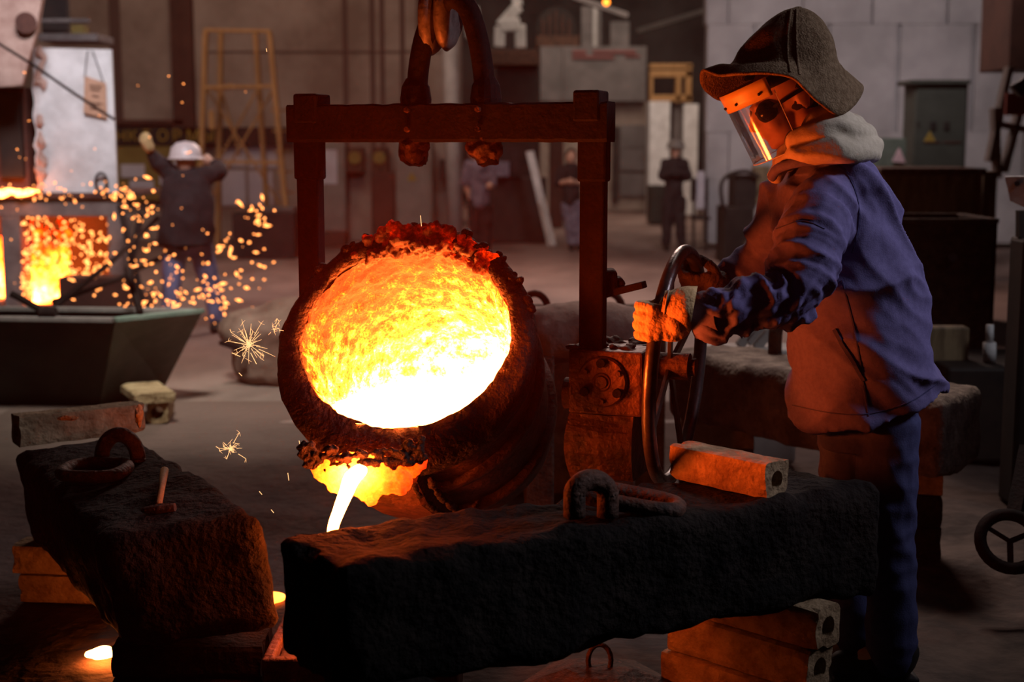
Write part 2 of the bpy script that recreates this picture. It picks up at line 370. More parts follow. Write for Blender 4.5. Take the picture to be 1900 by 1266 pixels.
def text(body, loc, size, m, parent, sx=1.0, R=(PI/2, 0, 0)):
    c = bpy.data.curves.new('lettering', 'FONT'); c.body = body; c.size = size; c.extrude = .004; c.align_x = 'CENTER'; c.align_y = 'CENTER'
    t_ = bpy.data.objects.new('t', c); COL.objects.link(t_); bpy.context.view_layer.update(); me = bpy.data.meshes.new_from_object(t_.evaluated_get(bpy.context.evaluated_depsgraph_get())); bpy.data.objects.remove(t_); me.materials.clear(); me.materials.append(m); o = bpy.data.objects.new('letter', me); COL.objects.link(o); o.location = loc; o.rotation_euler = R; o.scale = (sx, 1, 1)
    if parent: o.parent = parent; o.matrix_parent_inverse = Matrix.Translation(-parent.location)
    return o
def struct(name, bm, m, **k): o = obj(name, bm, m, **k); o['kind'] = 'structure'; return o
exec_parts = []
# ================================================================== THE SETTING
bm = nb(); NX, NY = 90, 70                              # foundry sand in the foreground, uneven
g = [[None]*(NY+1) for _ in range(NX+1)]
for i in range(NX+1):
    for j in range(NY+1):
        x = -3.2+6.9*i/NX; y = 1.6+7.6*j/NY; p = V((x, y, 0))
        edge = min(1, max(0, (9.0-y)/1.2))
        z = (noise.fractal(p*1.3, 1, 2, 3)*.035+noise.fractal(p*6, 1, 2, 3)*.014-.012)*edge - .004
        g[i][j] = bm.verts.new((x, y, min(z, .03)))
for i in range(NX):
    for j in range(NY): bm.faces.new((g[i][j], g[i+1][j], g[i+1][j+1], g[i][j+1]))
struct('floor', bm, M['sand'], smooth=True)
bm = nb(); box(bm, (0, 28.5, -.06), (30, 40, .1)); struct('floor', bm, M['floor'])
# far left wall with raised frames, in front of it a darker doorway
bm = nb(); box(bm, (-5.9, 25.6, 4), (10.0, .8, 8)); struct('wall_back', bm, M['plaster'])
for x, w in ((690, 3), (708, 3), (745, 4), (775, 3), (640, 2), (215, 3)):
    struct('trim_1', px_box(nb(), x, -60, x+w, 380, 25.16, .05, .0), M['seam'])
for y in (95, 238):
    struct('trim_2', px_box(nb(), 380, y, 830, y+2, 25.17, .03, .0), M['seam'])
struct('trim_3', px_box(nb(), 340, -60, 352, 250, 25.0, .2), M['redbrown'])
struct('trim_3', px_box(nb(), 322, -60, 334, 250, 25.02, .2), M['redbrown'])
struct('trim_3', px_box(nb(), 215, 222, 340, 232, 25.02, .2), M['redbrown'])
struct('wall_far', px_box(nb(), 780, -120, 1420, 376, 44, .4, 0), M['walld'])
# right wall of plastered blocks, each block its own piece
w = thing('wall_right', 'pale plastered block wall', 'wall'); del w['category']; del w['label']; w['kind'] = 'structure'
obj('plaster_core', px_box(nb(), 1312, -120, 2100, 452, 23.3, .6, 0), M['wallr'], w)
xs = [1310, 1352, 1490, 1620, 1760, 1900, 2040]; ys = [-80, 45, 245, 335, 452]
for j in range(len(ys)-1):
    for i in range(len(xs)-1):
        dx = (j % 2)*(46 if i else 0); dx2 = (j % 2)*46
        obj('block', px_box(nb(), xs[i]+dx+.15, ys[j]+.15, xs[i+1]+dx2-.15, ys[j+1]-.15, 23.2+random.uniform(-.006, .006), .3, .008), M['wallr'], w)
bm = nb(); cyl(bm, P(845, 450, 23.6), P(845, -60, 23.6)+V((-.12, 0, 0)), .13, 16)
o = obj('white_pipe', bm, M['whitepipe'], smooth=True); tag(o, 'tall white painted pipe rising beside the end of the brown wall', 'pipe')
o.location.z += 0

# ================================================================== FOREGROUND BLOCKS
def top_sag(p, loc, hs):
    if loc[2] > hs[2]-.05:
        k = max(0, 1-abs(loc[1]/hs[1])**2)*max(0, 1-abs((loc[0]+.2)/hs[0])**4)
        p = p-V((0, 0, 1))*(.016*k)+V((0, 0, 1))*noise.fractal(p*9, 1, 2, 3)*.006
    return p
zt = .68
A = Z(632, 1052, zt); B = Z(1640, 900, zt); C = Z(505, 996, zt)
L = B-A; H = V((0, 0, .335)); Wd = C-A; Wd = Wd-L.normalized()*Wd.dot(L.normalized())*.35
blk = thing('cast_block', 'long sooty cast block across the foreground with one brick on top', 'block', (A-H))
bm = roughblock(nb(), A-H, L, Wd*1.12, H, r=.035, step=.022, amp=.011, seed=1, top=top_sag)
obj('block_body', bm, M['block'], blk, smooth=True)
# its lifting loop and the link lying through it
def loop_up(px0, px1, pyb, pyt, Yb, dY, r, parent, m, name='lifting_loop'):
    a = P(px0, pyb, Yb); b = P(px1, pyb, Yb+dY); t = P((px0+px1)/2, pyt, Yb+dY/2); d = b-a; h = t.z-a.z
    pts = [a-V((0, 0, .05)), a+V((0, 0, h*.25))]
    for k in range(9):
        q = PI-PI*k/8; c = (a+b)/2; pts.append(c+d*.5*math.cos(q)+V((0, 0, h*.45+h*.52*math.sin(q)-r)))
    pts += [b+V((0, 0, h*.25)), b-V((0, 0, .05))]
    return obj(name, tube(nb(), smooth_path(pts, 3), r, 14), m, parent, smooth=True)
def link(c, u, v, a, b, r, m, label, group=None):       # oval link, centre c, half axes a*u, b*v
    u = V(u).normalized(); v = V(v).normalized(); pts = []
    for k in range(28):
        q = 2*PI*k/28; ca, sa = math.cos(q), math.sin(q); e = 3.0
        pts.append(V(c)+u*a*math.copysign(abs(ca)**(2/e), ca)+v*b*math.copysign(abs(sa)**(2/e), sa))
    o = obj('chain_link', tube(nb(), pts, r, 14, closed=True), m, smooth=True); return tag(o, label, 'chain link', group)
loop_up(1066, 1128, 925, 864, 3.62, .06, .029, blk, M['rust'])
c1 = Z(1160, 925, zt+.028); 
link(c1, P(1250, 935, 3.66)-P(1090, 905, 3.70), (.25, 1, 0), .145, .062, .023, M['rust'], 'thick rusty link lying flat through the loop of the long front block')
# left block
zt2 = .56
A2 = Z(186, 1000, zt2-.01); B2 = Z(488, 955, zt2+.06); C2 = Z(22, 838, zt2-.01)
L2 = C2-A2; W2 = B2-A2; H2 = L2.cross(W2).normalized()*.355; H2 = H2 if H2.z > 0 else -H2
blk2 = thing('cast_block', 'dark cast block at the left with a hammer lying on it', 'block', (A2-H2))
bm = roughblock(nb(), A2-H2, L2, W2, H2, r=.04, step=.024, amp=.009, seed=4)
obj('block_body', bm, M['block'], blk2, smooth=True)
Yl = Z(225, 880, zt2).y
loop_up(190, 257, 876, 792, Yl+.05, -.03, .026, blk2, M['rust'])
link(Z(176, 872, zt2+.045), (1, -.12, 0), (.1, 1, 0), .098, .10, .021, M['rust'], 'rusty link lying through the loop of the left block')
# hammer
hm = thing('hammer', 'small hammer with a worn wooden handle lying on the left block', 'hammer', Z(294, 948, zt2+.03))
_bl = bpy.data.objects['block_body.001'].data if 'block_body.001' in bpy.data.objects else None
bv2 = BVHTree.FromPolygons([v.co for v in _bl.vertices], [list(p.vertices) for p in _bl.polygons])
def onb(px, py, up=0): h = bv2.ray_cast(CAM, ray(px, py).normalized()); return h[0]+V((0, 0, up))
a = onb(306, 890, .030); b = onb(295, 944, .014)
obj('handle', tube(nb(), [a, a.lerp(b, .5), b], [.013, .011, .010], 10), M['wood'], hm, smooth=True)
a = onb(263, 955, .012); b = onb(325, 949, .012); bm = nb(); t = (b-a)
tube(bm, [a, a.lerp(b, .1), a.lerp(b, .42), a.lerp(b, .58), a.lerp(b, .9), b], [.006, .010, .015, .016, .014, .013], 8)
obj('hammer_head', bm, M['rust'], hm)
# bricks
def brick(name, label, c, d, L, w, h, m='brick', hole=.3, seed=1, group=None):
    R = basis(V((0, 0, 1)), d); o = obj(name, hollow_brick(nb(), c, L, w, h, R, hole, seed), M[m], smooth=False)
    for p in o.data.polygons: p.use_smooth = False
    return tag(o, label, 'brick', group)
def chip(o, c, r, seed):           # a fresh break on a brick
    bm = ball(nb(), c, r)
    for v in bm.verts: v.co += (v.co-V(c))*noise.noise(v.co*60)*.5
    obj('chipped_patch', bm, M['brickchip'], o, label='pale freshly chipped patch')
a = Z(1425, 925, zt); b = Z(1283, 893, zt); d = (b-a).normalized()
hb = brick('hollow_brick', 'hollow fire brick resting on the long front block', (a+b)/2+V((.0, .035, .052)), a-b, (a-b).length+.075, .105, .105, hole=.24, seed=2)
a = Z(27, 832, zt2); b = Z(250, 805, zt2); d = b-a
hb2 = brick('hollow_brick', 'long fire brick across the far end of the left block', (a+b)/2+V((0, .05, .058)), d, d.length*1.04, .105, .115, hole=.24, seed=5)
chip(hb2, P(258, 772, 4.70), (.012, .03, .035), 1); chip(hb2, P(124, 776, 4.74), (.03, .008, .008), 2)
ca = Z(72, 1128, .0)
for k in range(2):
    brick('hollow_brick', ['lower glowing red brick under the left block', 'upper glowing red brick under the left block'][k], (ca.x+.14-k*.02, ca.y+.10, .054+.109*k), (1, -.12, 0), .44, .15, .108, hole=.22, seed=8+k)
cc = A2.lerp(B2, .48)
for k in range(2):
    brick('hollow_brick', ['lower shade-darkened brick under the near end of the left block', 'upper shade-darkened brick under the near end of the left block'][k], (cc.x-.01*k, cc.y+.19, .05+.1*k), W2, .46-.02*k, .22, .099, m='block', hole=.2, seed=11+k)  # dark block colour puts the shade into these bricks
ce = P(1548, 1195, 3.86)
for k in range(3):
    brick('hollow_brick', ['lowest of the three bricks under the right end of the long block', 'middle brick under the right end of the long block', 'top brick with a round bore touching the underside of the long block'][k],
          (ce.x-.19-.02*(2-k), ce.y+.20, .062+.1225*k), (1, -1.0, 0), .50, .122, .122, hole=.26, seed=14+k)
for k in range(3):
    brick('hollow_brick', ['lowest of three bricks under the left end of the long block', 'middle of three bricks under the left end of the long block', 'uppermost of three bricks under the left end of the long block'][k],
          (A.x+.12, A.y+.13, .062+.1225*k), Wd, .32, .122, .122, m='block', seed=21+k)  # block colour darkens these bricks for the shade below the long block
c = Z(268, 752+34, 0)
brick('hollow_brick', 'small hollow brick on the floor below a flat one', (c.x+.06, c.y+.16, .065), (.12, -1, 0), .34, .13, .13, seed=31)
brick('fire_brick', 'flat fire brick lying on top of a small hollow brick', (c.x-.01, c.y+.14, .165), (.5, -1, 0), .42, .24, .065, seed=33, hole=.02)
# third block, behind, with its own loop
zt3 = .72
A3 = Z(1236, 651, zt3); B3 = Z(1505, 699, zt3); L3 = (B3-A3).normalized()*((Z(1778, 742, zt3)-A3).length*.985)
blk3 = thing('cast_block', 'long cast block lying behind the man in the blue jacket', 'block', A3-V((0, 0, .32)))
obj('block_body', roughblock(nb(), A3-V((0, 0, .32)), L3, V((.28, .36, 0)), V((0, 0, .32)), r=.05, step=.035, amp=.008, seed=9), M['blockback'], blk3, smooth=True)
o = A3+(B3-A3)*.72+V((.17, .2, 0)); cyl_b = Z(1438, 655, zt3)
pts = [cyl_b-V((0, 0, .05)), cyl_b+V((0, 0, .09)), cyl_b+V((.02, .02, .13)), cyl_b+V((.07, .06, .15)), cyl_b+V((.12, .10, .13)), cyl_b+V((.14, .12, .09)), cyl_b+V((.14, .12, -.05))]
obj('lifting_loop', tube(nb(), smooth_path(pts, 4), .032, 12), M['rust'], blk3, smooth=True)
for k, f in enumerate((.12, .80)):
    q = A3+L3*f+V((.14, .18, 0))
    for j in range(3):
        brick('hollow_brick', '%s of three bricks under the %s end of the block behind the man' % (['lowest', 'middle', 'topmost'][j], ['far', 'near right'][k]), (q.x, q.y, .067+.133*j), (1, -.2, 0), .34, .133, .133, m='brick' if j == 2 else 'block', seed=41+3*k+j)  # lower bricks take the dark block colour as painted shade

# ================================================================== THE LADLE
a_, e_ = math.radians(14), math.radians(31)
xh = V((math.cos(a_), -math.sin(a_), 0)); nn = V((-math.sin(a_)*math.cos(e_), -math.cos(a_)*math.cos(e_), math.sin(e_))); uu = nn.cross(xh)
RL = Matrix((xh, uu, nn)).transposed(); LC = P(748, 640, 4.28); KS = .93
def lp(x, y, z): return LC+RL @ (V((x, y, z))*KS)
lad = thing('pouring_ladle', 'large tilted ladle of white hot metal hanging in its iron bail', 'ladle', LC)
bm = nb(); lathe(bm, [(.40, -.05), (.395, -.12), (.385, -.4), (.36, -.78), (.33, -.82), (1e-4, -.83)], LC, RL*KS, 64); obj('ladle_shell', bm, M['shell'], lad, smooth=True)
NT, ND = 220, 90
def rin(z, th):
    base = .366+(.345-.366)*min(1, -z/.1) if z > -.1 else .345-(-z-.1)*.09
    if z < -.62: base *= math.sqrt(max(0.0, 1-((-z-.62)/.13)**2))
    lip = .070*max(0, -math.sin(th))*max(0, 1+z/.2)
    return base-lip
def lining_pt(th, z, dn=True):
    r = rin(z, th); p = V((r*math.cos(th), r*math.sin(th), z))
    if dn: r += noise.fractal(p*9, 1, 2, 3)*.018+noise.fractal(p*34, 1, 2, 2)*.007; r = max(r, 1e-4)
    return lp(r*math.cos(th), r*math.sin(th), z)
bm = nb(); zz = [-.005-.744*(k/ND) for k in range(ND+1)]
G = [[bm.verts.new(lining_pt(2*PI*i/NT, z)) for i in range(NT)] for z in zz]
for k in range(ND):
    for i in range(NT): bm.faces.new((G[k][i], G[k][(i+1) % NT], G[k+1][(i+1) % NT], G[k+1][i]))
lipz = lp(0, -.285, 0).z; zl = lipz+.004
top = lp(0, .35, 0); bot = lp(0, -.29, 0)
# heat falls with distance above the melt and towards the mouth: axis mixes the ladle's own up and mouth directions
ax = (uu*.60+nn*.50-xh*.30); h0 = bot.dot(ax)-.14; h1 = top.dot(ax)
M['lining'] = hot('glowing_lining', ax, h0, h1+.02, 1.22, .10, 110, 1.2, 60)
obj('lining', bm, M['lining'], lad, smooth=True)
bm = nb(); NR = 120; rings = []
def liquid_edge(q):
    y0 = ((zl-LC.z)/KS+.3*nn.z)/uu.z; c = lp(0, y0, -.3); d = V((math.cos(q), math.sin(q), 0)); s = 0
    while s < 1.2:
        p = RL.transposed() @ (c+d*s-LC)/KS
        if p.z > -.002 or math.hypot(p.x, p.y) > rin(min(p.z, -.001), math.atan2(p.y, p.x))+.012: break
        s += .004
    return c, d, s
E = [liquid_edge(2*PI*k/NR) for k in range(NR)]
for f in (.02, .4, .8, 1): rings.append([bm.verts.new(c+d*s*f) for c, d, s in E])
for X, Y_ in zip(rings, rings[1:]):
    for k in range(NR): bm.faces.new((X[k], X[(k+1) % NR], Y_[(k+1) % NR], Y_[k]))
bm.faces.new(rings[0]); obj('molten_metal', bm, M['melt'], lad)
# rim: dark collar with ragged inner edge
bm = nb(); NT2 = 200; prof = [(0, -.06), (0, .004), (.35, .014), (.8, .010), (1, -.005), (1.03, -.06), (.9, -.085), (.65, -.09)]
rows = []
for f, z in prof:
    row = []
    for i in range(NT2):
        th = 2*PI*i/NT2; ri = rin(-.001, th)-.004; ro = .436; r = ri+(ro-ri)*f; p = V((r*math.cos(th), r*math.sin(th), z))
        e = noise.fractal(p*13, 1, 2, 3)*.012+noise.fractal(p*45, 1, 2, 2)*.004
        zz_ = z+(e if z > -.02 else 0); r += e*(.9 if f < .5 else .35)
        row.append(bm.verts.new(lp(r*math.cos(th), r*math.sin(th), zz_)))
    rows.append(row)
for X, Y_ in zip(rows, rows[1:]):
    for i in range(NT2): bm.faces.new((X[i], X[(i+1) % NT2], Y_[(i+1) % NT2], Y_[i]))
obj('rim', bm, M['rim'], lad, smooth=True)
# slag skull on the upper rim
M['slagtop'] = hot('slag_skull_top', ax, top.dot(ax)-.16, top.dot(ax)+.02, .50, .05, 30, .95, 40)
bm = nb()
for k in range(110):
    th = math.radians(random.gauss(84, 17)); r = random.uniform(.345, .42); s = random.uniform(.007, .022)*(1.25 if 75 < math.degrees(th) < 108 else .9)
    ball(bm, lp(r*math.cos(th), r*math.sin(th), random.uniform(-.015, .025)), (s*1.3, s, s*1.1))
me = remesh(bm, .0045, 0, lambda p, n: noise.fractal(p*26, 1, 2, 3)*.014+noise.fractal(p*70, 1, 2, 3)*.009)
obj('slag_crust', me, M['slagtop'], lad)
bm = nb()
for k in range(60):
    th = math.radians(random.uniform(20, 150)); r = random.uniform(.405, .44); s = random.uniform(.006, .017)
    ball(bm, lp(r*math.cos(th), r*math.sin(th), random.uniform(-.02, .015)), s)
me = remesh(bm, .005, 0, lambda p, n: noise.fractal(p*40, 1, 2, 3)*.008); obj('slag_crumbs', me, M['rim'], lad, kind='stuff')
# straps and ribs
for z, r in ((-.30, .398), (-.62, .382)):
    bm = nb(); lathe(bm, [(r-.02, z-.03), (r+.012, z-.028), (r+.016, z), (r+.012, z+.028), (r-.02, z+.03)], LC, RL*KS, 64); obj('band', bm, M['shell'], lad, smooth=True)
# teapot spout channel down the outside, under the lip
def ch(th, r, z): t = math.radians(th); return lp(r*math.cos(t), r*math.sin(t), z)
bm = nb(); nds = []
for z, r, w, t in ((-.05, .40, .125, .05), (-.2, .40, .12, .075), (-.4, .385, .11, .07), (-.62, .365, .10, .05)):
    c = ch(-93, r, z); nds.append((c, xh*w, uu*t))
bm2 = nb(); rg = []
for c, a, b in nds:
    rg.append([bm2.verts.new(c+a*sx+b*sy) for sx, sy in ((-1, .4), (-.92, -.85), (-.8, -1), (.8, -1), (.92, -.85), (1, .4))])
for X, Y_ in zip(rg, rg[1:]):
    for i in range(6): bm2.faces.new((X[i], X[(i+1) % 6], Y_[(i+1) % 6], Y_[i]))
bm2.faces.new(rg[0][::-1]); bm2.faces.new(rg[-1]); obj('spout_channel', bm2, M['shell'], lad)
for th in (-107, -79, -72):
    bm = nb(); tube(bm, smooth_path([ch(th, .405+.05, -.06), ch(th, .47, -.2), ch(th, .455, -.4), ch(th, .42, -.6)], 5), .011, 7)
    me = remesh(bm, .006, 0, lambda p, n: noise.fractal(p*25, 1, 2, 3)*.010); obj('rib', me, M['rim'], lad)
sp = P(655, 884, 3.90)
M['slagspout'] = hot('spout_clay', nn*0+V((.55, .0, -.0)), 0, 1, 0, 1, 20, .5, 1)
def spoutmat():
    m = M['slagspout']; nt, N, L = nodes(m)
    for n in N:
        if n.bl_idname == 'ShaderNodeVectorMath':
            n.operation = 'DISTANCE'; n.inputs[1].default_value = sp+V((0, .03, 0))
            mrn = [q for q in N if q.bl_idname == 'ShaderNodeMapRange'][0]
            for l in list(L):
                if l.to_node == mrn: L.remove(l)
            L.new(n.outputs['Value'], mrn.inputs[0])
            for k, v in zip((1, 2, 3, 4), (.02, .24, .85, .22)): mrn.inputs[k].default_value = v
    N['Principled BSDF'].inputs['Base Color'].default_value = (.22, .10, .045, 1)
    for n in N:
        if n.bl_idname == 'ShaderNodeMath' and n.operation == 'MULTIPLY_ADD' and abs(n.inputs[2].default_value-.25) < 1e-6: n.inputs[2].default_value = .25; n.inputs[1].default_value = 45
spoutmat()
bm = nb()
for px, py, D, r in ((612, 872, 3.98, .040), (632, 888, 3.96, .045), (655, 893, 3.96, .048), (675, 905, 3.95, .042), (690, 920, 3.95, .030), (715, 900, 3.96, .038), (742, 888, 3.98, .034), (735, 905, 3.96, .024), (600, 858, 3.99, .026), (768, 872, 4.01, .024), (782, 862, 4.02, .016), (650, 870, 4.00, .05), (700, 880, 3.99, .05)):
    ball(bm, P(px, py, D), (r, r*.8, r))
me = remesh(bm, .005, 3, lambda p, n: noise.fractal(p*14, 1, 2, 4)*.016+noise.fractal(p*50, 1, 2, 3)*.006); obj('spout_lip', me, M['slagspout'], lad, label='ragged clay spout glowing yellow around the tap hole')
bm = nb()
for k in range(150):
    f = random.random(); px = 562+225*f; py = 842+30*math.sin(PI*min(1, f*1.1))+random.gauss(0, 11)-6*f; s = random.uniform(.004, .015)
    ball(bm, P(px, py, 3.955+.06*abs(f-.4)), (s*1.6, s, s))
me = remesh(bm, .0045, 0, lambda p, n: noise.fractal(p*45, 1, 2, 4)*.010); obj('slag_crust', me, M['rim'], lad)
# stream of metal
s0 = sp+V((0, -.025, 0)); pts = [s0+V((.016, .08, .004)), s0, P(642, 915, 3.88), P(628, 950, 3.88), P(617, 985, 3.89), P(610, 1060, 3.94), P(606, 1150, 4.02)]
st = obj('molten_stream', tube(nb(), smooth_path(pts, 6), lerp_path([.020, .024, .0205, .017, .0155, .014, .013], 6), 14), M['stream'], smooth=True)
tag(st, 'thin glowing stream of metal falling from the ladle spout', 'molten metal')
# bail
T = LC-nn*.33+V((.057, -.02, 0)); a_ = math.radians(19); xh = V((math.cos(a_), -math.sin(a_), 0)); bail = thing('ladle_bail', 'dark iron frame of crossbeam and two posts carrying the ladle', 'frame', T)
RB = Matrix((xh, V((0, 0, 1)).cross(xh), V((0, 0, 1)))).transposed(); yh = RB.col[1]
def bp(x, y, z): q = T+xh*x*.955+yh*y; return V((q.x, q.y, z))
zbt, zbb = 1.790, 1.670
bm = nb(); n_ = 60
rg = []
for k in range(n_+1):
    x = -.565+1.125*k/n_; e1 = noise.noise(V((x*22, 3, 0)))*.005*(1 if x > -.35 else .2); e2 = noise.noise(V((x*26, 9, 0)))*.003*(1 if -.35 < x < .5 else .2)
    rg.append([bm.verts.new(bp(x, y, z)) for y, z in ((-.045, zbb+e2), (-.05, zbb+.01+e2), (-.05, zbt-.006+e1), (-.042, zbt+e1), (.042, zbt+e1), (.05, zbt-.006), (.05, zbb+.01), (.045, zbb))])
for X, Y_ in zip(rg, rg[1:]):
    for i in range(8): bm.faces.new((X[i], X[(i+1) % 8], Y_[(i+1) % 8], Y_[i]))
bm.faces.new(rg[0][::-1]); bm.faces.new(rg[-1]); obj('crossbeam', bm, M['iron'], bail)
for s in (-1, 1):
    x = s*.505
    bm = nb(); box(bm, bp(x, 0, (zbb+.72)/2), (.078, .05, zbb-.72+.04), RB, .006); box(bm, bp(x, 0, 1.62), (.092, .06, .14), RB, .008)
    obj('post', bm, M['iron'], bail)
    bm = nb(); box(bm, bp(x-s*.012, 0, 1.778), (.085, .108, .095), RB, .008); obj('post_cap', bm, M['iron'], bail)
    bm = nb(); cyl(bm, bp(s*.415, 0, T.z), bp(s*.62, 0, T.z), .05, 20); obj('trunnion', bm, M['rust'], bail, smooth=True)
bm = nb(); q = bp(.575, -.02, 1.30); a = P(1112, 545, 4.40); b = P(1196, 528, 4.36)
bar(bm, P(1100, 552, 4.42), b, .05, .022, bev=.003); obj('lever_arm', bm, M['iron'], bail)
bm = nb(); bar(bm, P(1112, 525, 4.42), P(1145, 522, 4.42), .10, .08, bev=.012); bar(bm, P(1138, 520, 4.42), P(1150, 535, 4.42), .08, .05, bev=.01); obj('catch', bm, M['iron'], bail)
# shackle
sh = thing('shackle', 'heavy arched shackle clamped through the crossbeam of the ladle frame', 'shackle', bp(0, 0, zbt))
arch = [bp(-.167, 0, 1.60), bp(-.16, 0, 1.80), bp(-.152, 0, 1.90), bp(-.125, 0, 2.0), bp(-.08, 0, 2.075), bp(-.02, 0, 2.115), bp(.045, 0, 2.085), bp(.085, 0, 2.0), bp(.108, 0, 1.90), bp(.118, 0, 1.80), bp(.128, 0, 1.60)]
arch = [q+xh*((-.11+((q-T).dot(xh)+.163)*.87)-(q-T).dot(xh)) for q in arch]; obj('bow', tube(nb(), smooth_path(arch, 5), .033, 16), M['iron'], sh, smooth=True)
for x in (-.11, .138):
    bm = nb(); lathe(bm, [(1e-4, 0), (.048, 0), (.050, .02), (.044, .06), (.030, .085), (1e-4, .085)], bp(x, 0, zbt-.005), RB, 14); obj('collar', bm, M['iron'], sh)
    bm = nb(); ball(bm, bp(x-.012, -.01, 1.655), (.045, .045, .055)); ball(bm, bp(x+.006, 0, 1.645), (.042, .04, .05))
    obj('slag_covered_end', remesh(bm, .006, 1, lambda p, n: noise.fractal(p*24, 1, 2, 3)*.014), M['gear'], sh)
    bm = nb(); bar(bm, bp(x, -.053, zbb+.01), bp(x, -.053, zbt-.01), .055, .012, bev=.003); obj('strap', bm, M['iron'], sh)
    for z in (.04, .10):
        bm = nb(); cyl(bm, bp(x-.004, -.056, zbb+z), bp(x-.004, -.072, zbb+z), .009, 6); obj('bolt', bm, M['gear'], sh)
# crane hook: two curved forged cheeks side by side, seen nearly edge-on
hk = thing('crane_hook', 'double crane hook lit orange from below, holding the shackle', 'hook', bp(-.02, 0, 2.2))
hookm = M['steel']
M['hooksteel'] = mat('hook_steel', (.10, .08, .07), (.20, .165, .145), .5, .2, scale=20, bump=.2, bscale=60, spec=.3)
for px, py in ((804, 22), (832, 14)):
    c = P(px, py, 4.58); ax_ = V((.93, -.37, -.06)).normalized(); Rk = basis(ax_, V((0, 0, 1)))
    bm = nb(); lathe(bm, [(1e-4, -.015), (.060, -.019), (.080, -.016), (.088, 0), (.080, .016), (.060, .019), (1e-4, .015)], (0, 0, 0), Matrix.Identity(3), 40)
    for v in bm.verts: v.co = c+Rk @ V((v.co.x*1.55, v.co.y, v.co.z))
    obj('hook_cheek', bm, M['hooksteel'], hk, smooth=True)
bm = nb(); tube(bm, smooth_path([P(841, -60, 4.62), P(842, 0, 4.62), P(846, 40, 4.64), P(838, 66, 4.66)], 5), .024, 12); obj('hook_shank', bm, M['iron'], hk, smooth=True)
bm = nb(); tube(bm, smooth_path([P(797, -60, 4.61), P(793, -10, 4.61), P(797, 20, 4.61)], 5), .018, 12); obj('hook_shank', bm, M['iron'], hk, smooth=True)
# gearbox
gb = thing('gearbox', 'square red-lit tilting gearbox with a round bolted cover beside the ladle', 'gearbox', bp(.60, 0, .6))
gc = P(1112, 712, 4.30)+yh*.12
def gp(x, y, z): return gc+xh*x+yh*y+V((0, 0, z))
obj('housing', box(nb(), gp(.015, .02, .0), (.235, .26, .20), RB, .008), M['gear'], gb)
bm = nb(); rg = []
for k in range(13):
    f = k/12; z = -.10-f*.21; bulge = -.02*math.sin(PI*f*.9)+.035*f*f; x1 = -.012*math.sin(PI*f)
    rg.append([bm.verts.new(gp(-.10+x1-.004*f, -.105+bulge, z)), bm.verts.new(gp(0, -.11+bulge+noise.noise(V((f*5, 0, 0)))*.01, z)), bm.verts.new(gp(.105-.006*f, -.105+bulge, z)), bm.verts.new(gp(.11-.006*f, .10, z)), bm.verts.new(gp(-.10, .10, z))])
for X, Y_ in zip(rg, rg[1:]):
    for i in range(5): bm.faces.new((X[i], X[(i+1) % 5], Y_[(i+1) % 5], Y_[i]))
bm.faces.new(rg[0][::-1]); bm.faces.new(rg[-1]); obj('dented_guard', bm, M['gear'], gb, smooth=False)
RG = Matrix((xh, V((0, 0, 1)), -yh)).transposed()
bm = nb(); lathe(bm, [(1e-4, .02), (.018, .02), (.02, .012), (.026, .014), (.03, .010), (.074, .012), (.079, .006), (.08, -.01)], gp(.008, -.112, .005), RG, 36); cov = obj('round_cover', bm, M['gear'], gb)
for k in range(6):
    q = PI/6+k*PI/3; bm = nb(); c = gp(.008, -.112, .005)+RG @ V((.06*math.cos(q), .06*math.sin(q), .01)); cyl(bm, c, c-yh*.014, .010, 6)
    if k % 2: cyl(bm, c, c-yh*.018, .014, 10)
    obj('bolt', bm, M['iron'] if k % 2 else M['gear'], cov)
bm = nb(); me = None
for k in range(26): ball(bm, gp(random.uniform(-.10, .13), random.uniform(-.10, .14), .10+random.uniform(-.006, .01)), (random.uniform(.012, .03), .02, .010))
obj('slag_crumbs', remesh(bm, .006, 0, lambda p, n: noise.fractal(p*30, 1, 2, 3)*.01), M['rust'], gb, kind='stuff')
# handwheel
hw = thing('handwheel', 'large upright steel handwheel gripped by the man in the blue jacket', 'wheel', P(1255, 680, 4.33))
HC = P(1256, 680, 4.33); vr = V((0, 0, 1)); ur = V((math.sin(a_), math.cos(a_), 0))
tilt = .05
vr = (vr+xh*tilt).normalized(); RW = .355
rimpts = [HC+ur*math.cos(2*PI*k/56)*RW+vr*math.sin(2*PI*k/56)*RW for k in range(56)]
obj('wheel_rim', tube(nb(), rimpts, .021, 14, closed=True), M['steel'], hw, smooth=True)
bm = nb(); cyl(bm, HC-xh*.10, HC+xh*.04, .042, 20); cyl(bm, HC+xh*.04, HC+xh*.06, .028, 14); obj('hub', bm, M['rust'], hw)
for k in range(4):
    q = math.radians(28+90*k); d = ur*math.cos(q)+vr*math.sin(q); bm = nb(); bar(bm, HC+d*.03-xh*.02, HC+d*(RW-.01), .030, .012, up=xh, bev=.002); obj('spoke', bm, M['steel'], hw)
bm = nb(); cyl(bm, gp(.12, .02, 0), HC-xh*.09, .022, 14); obj('shaft', bm, M['rust'], hw, smooth=True)
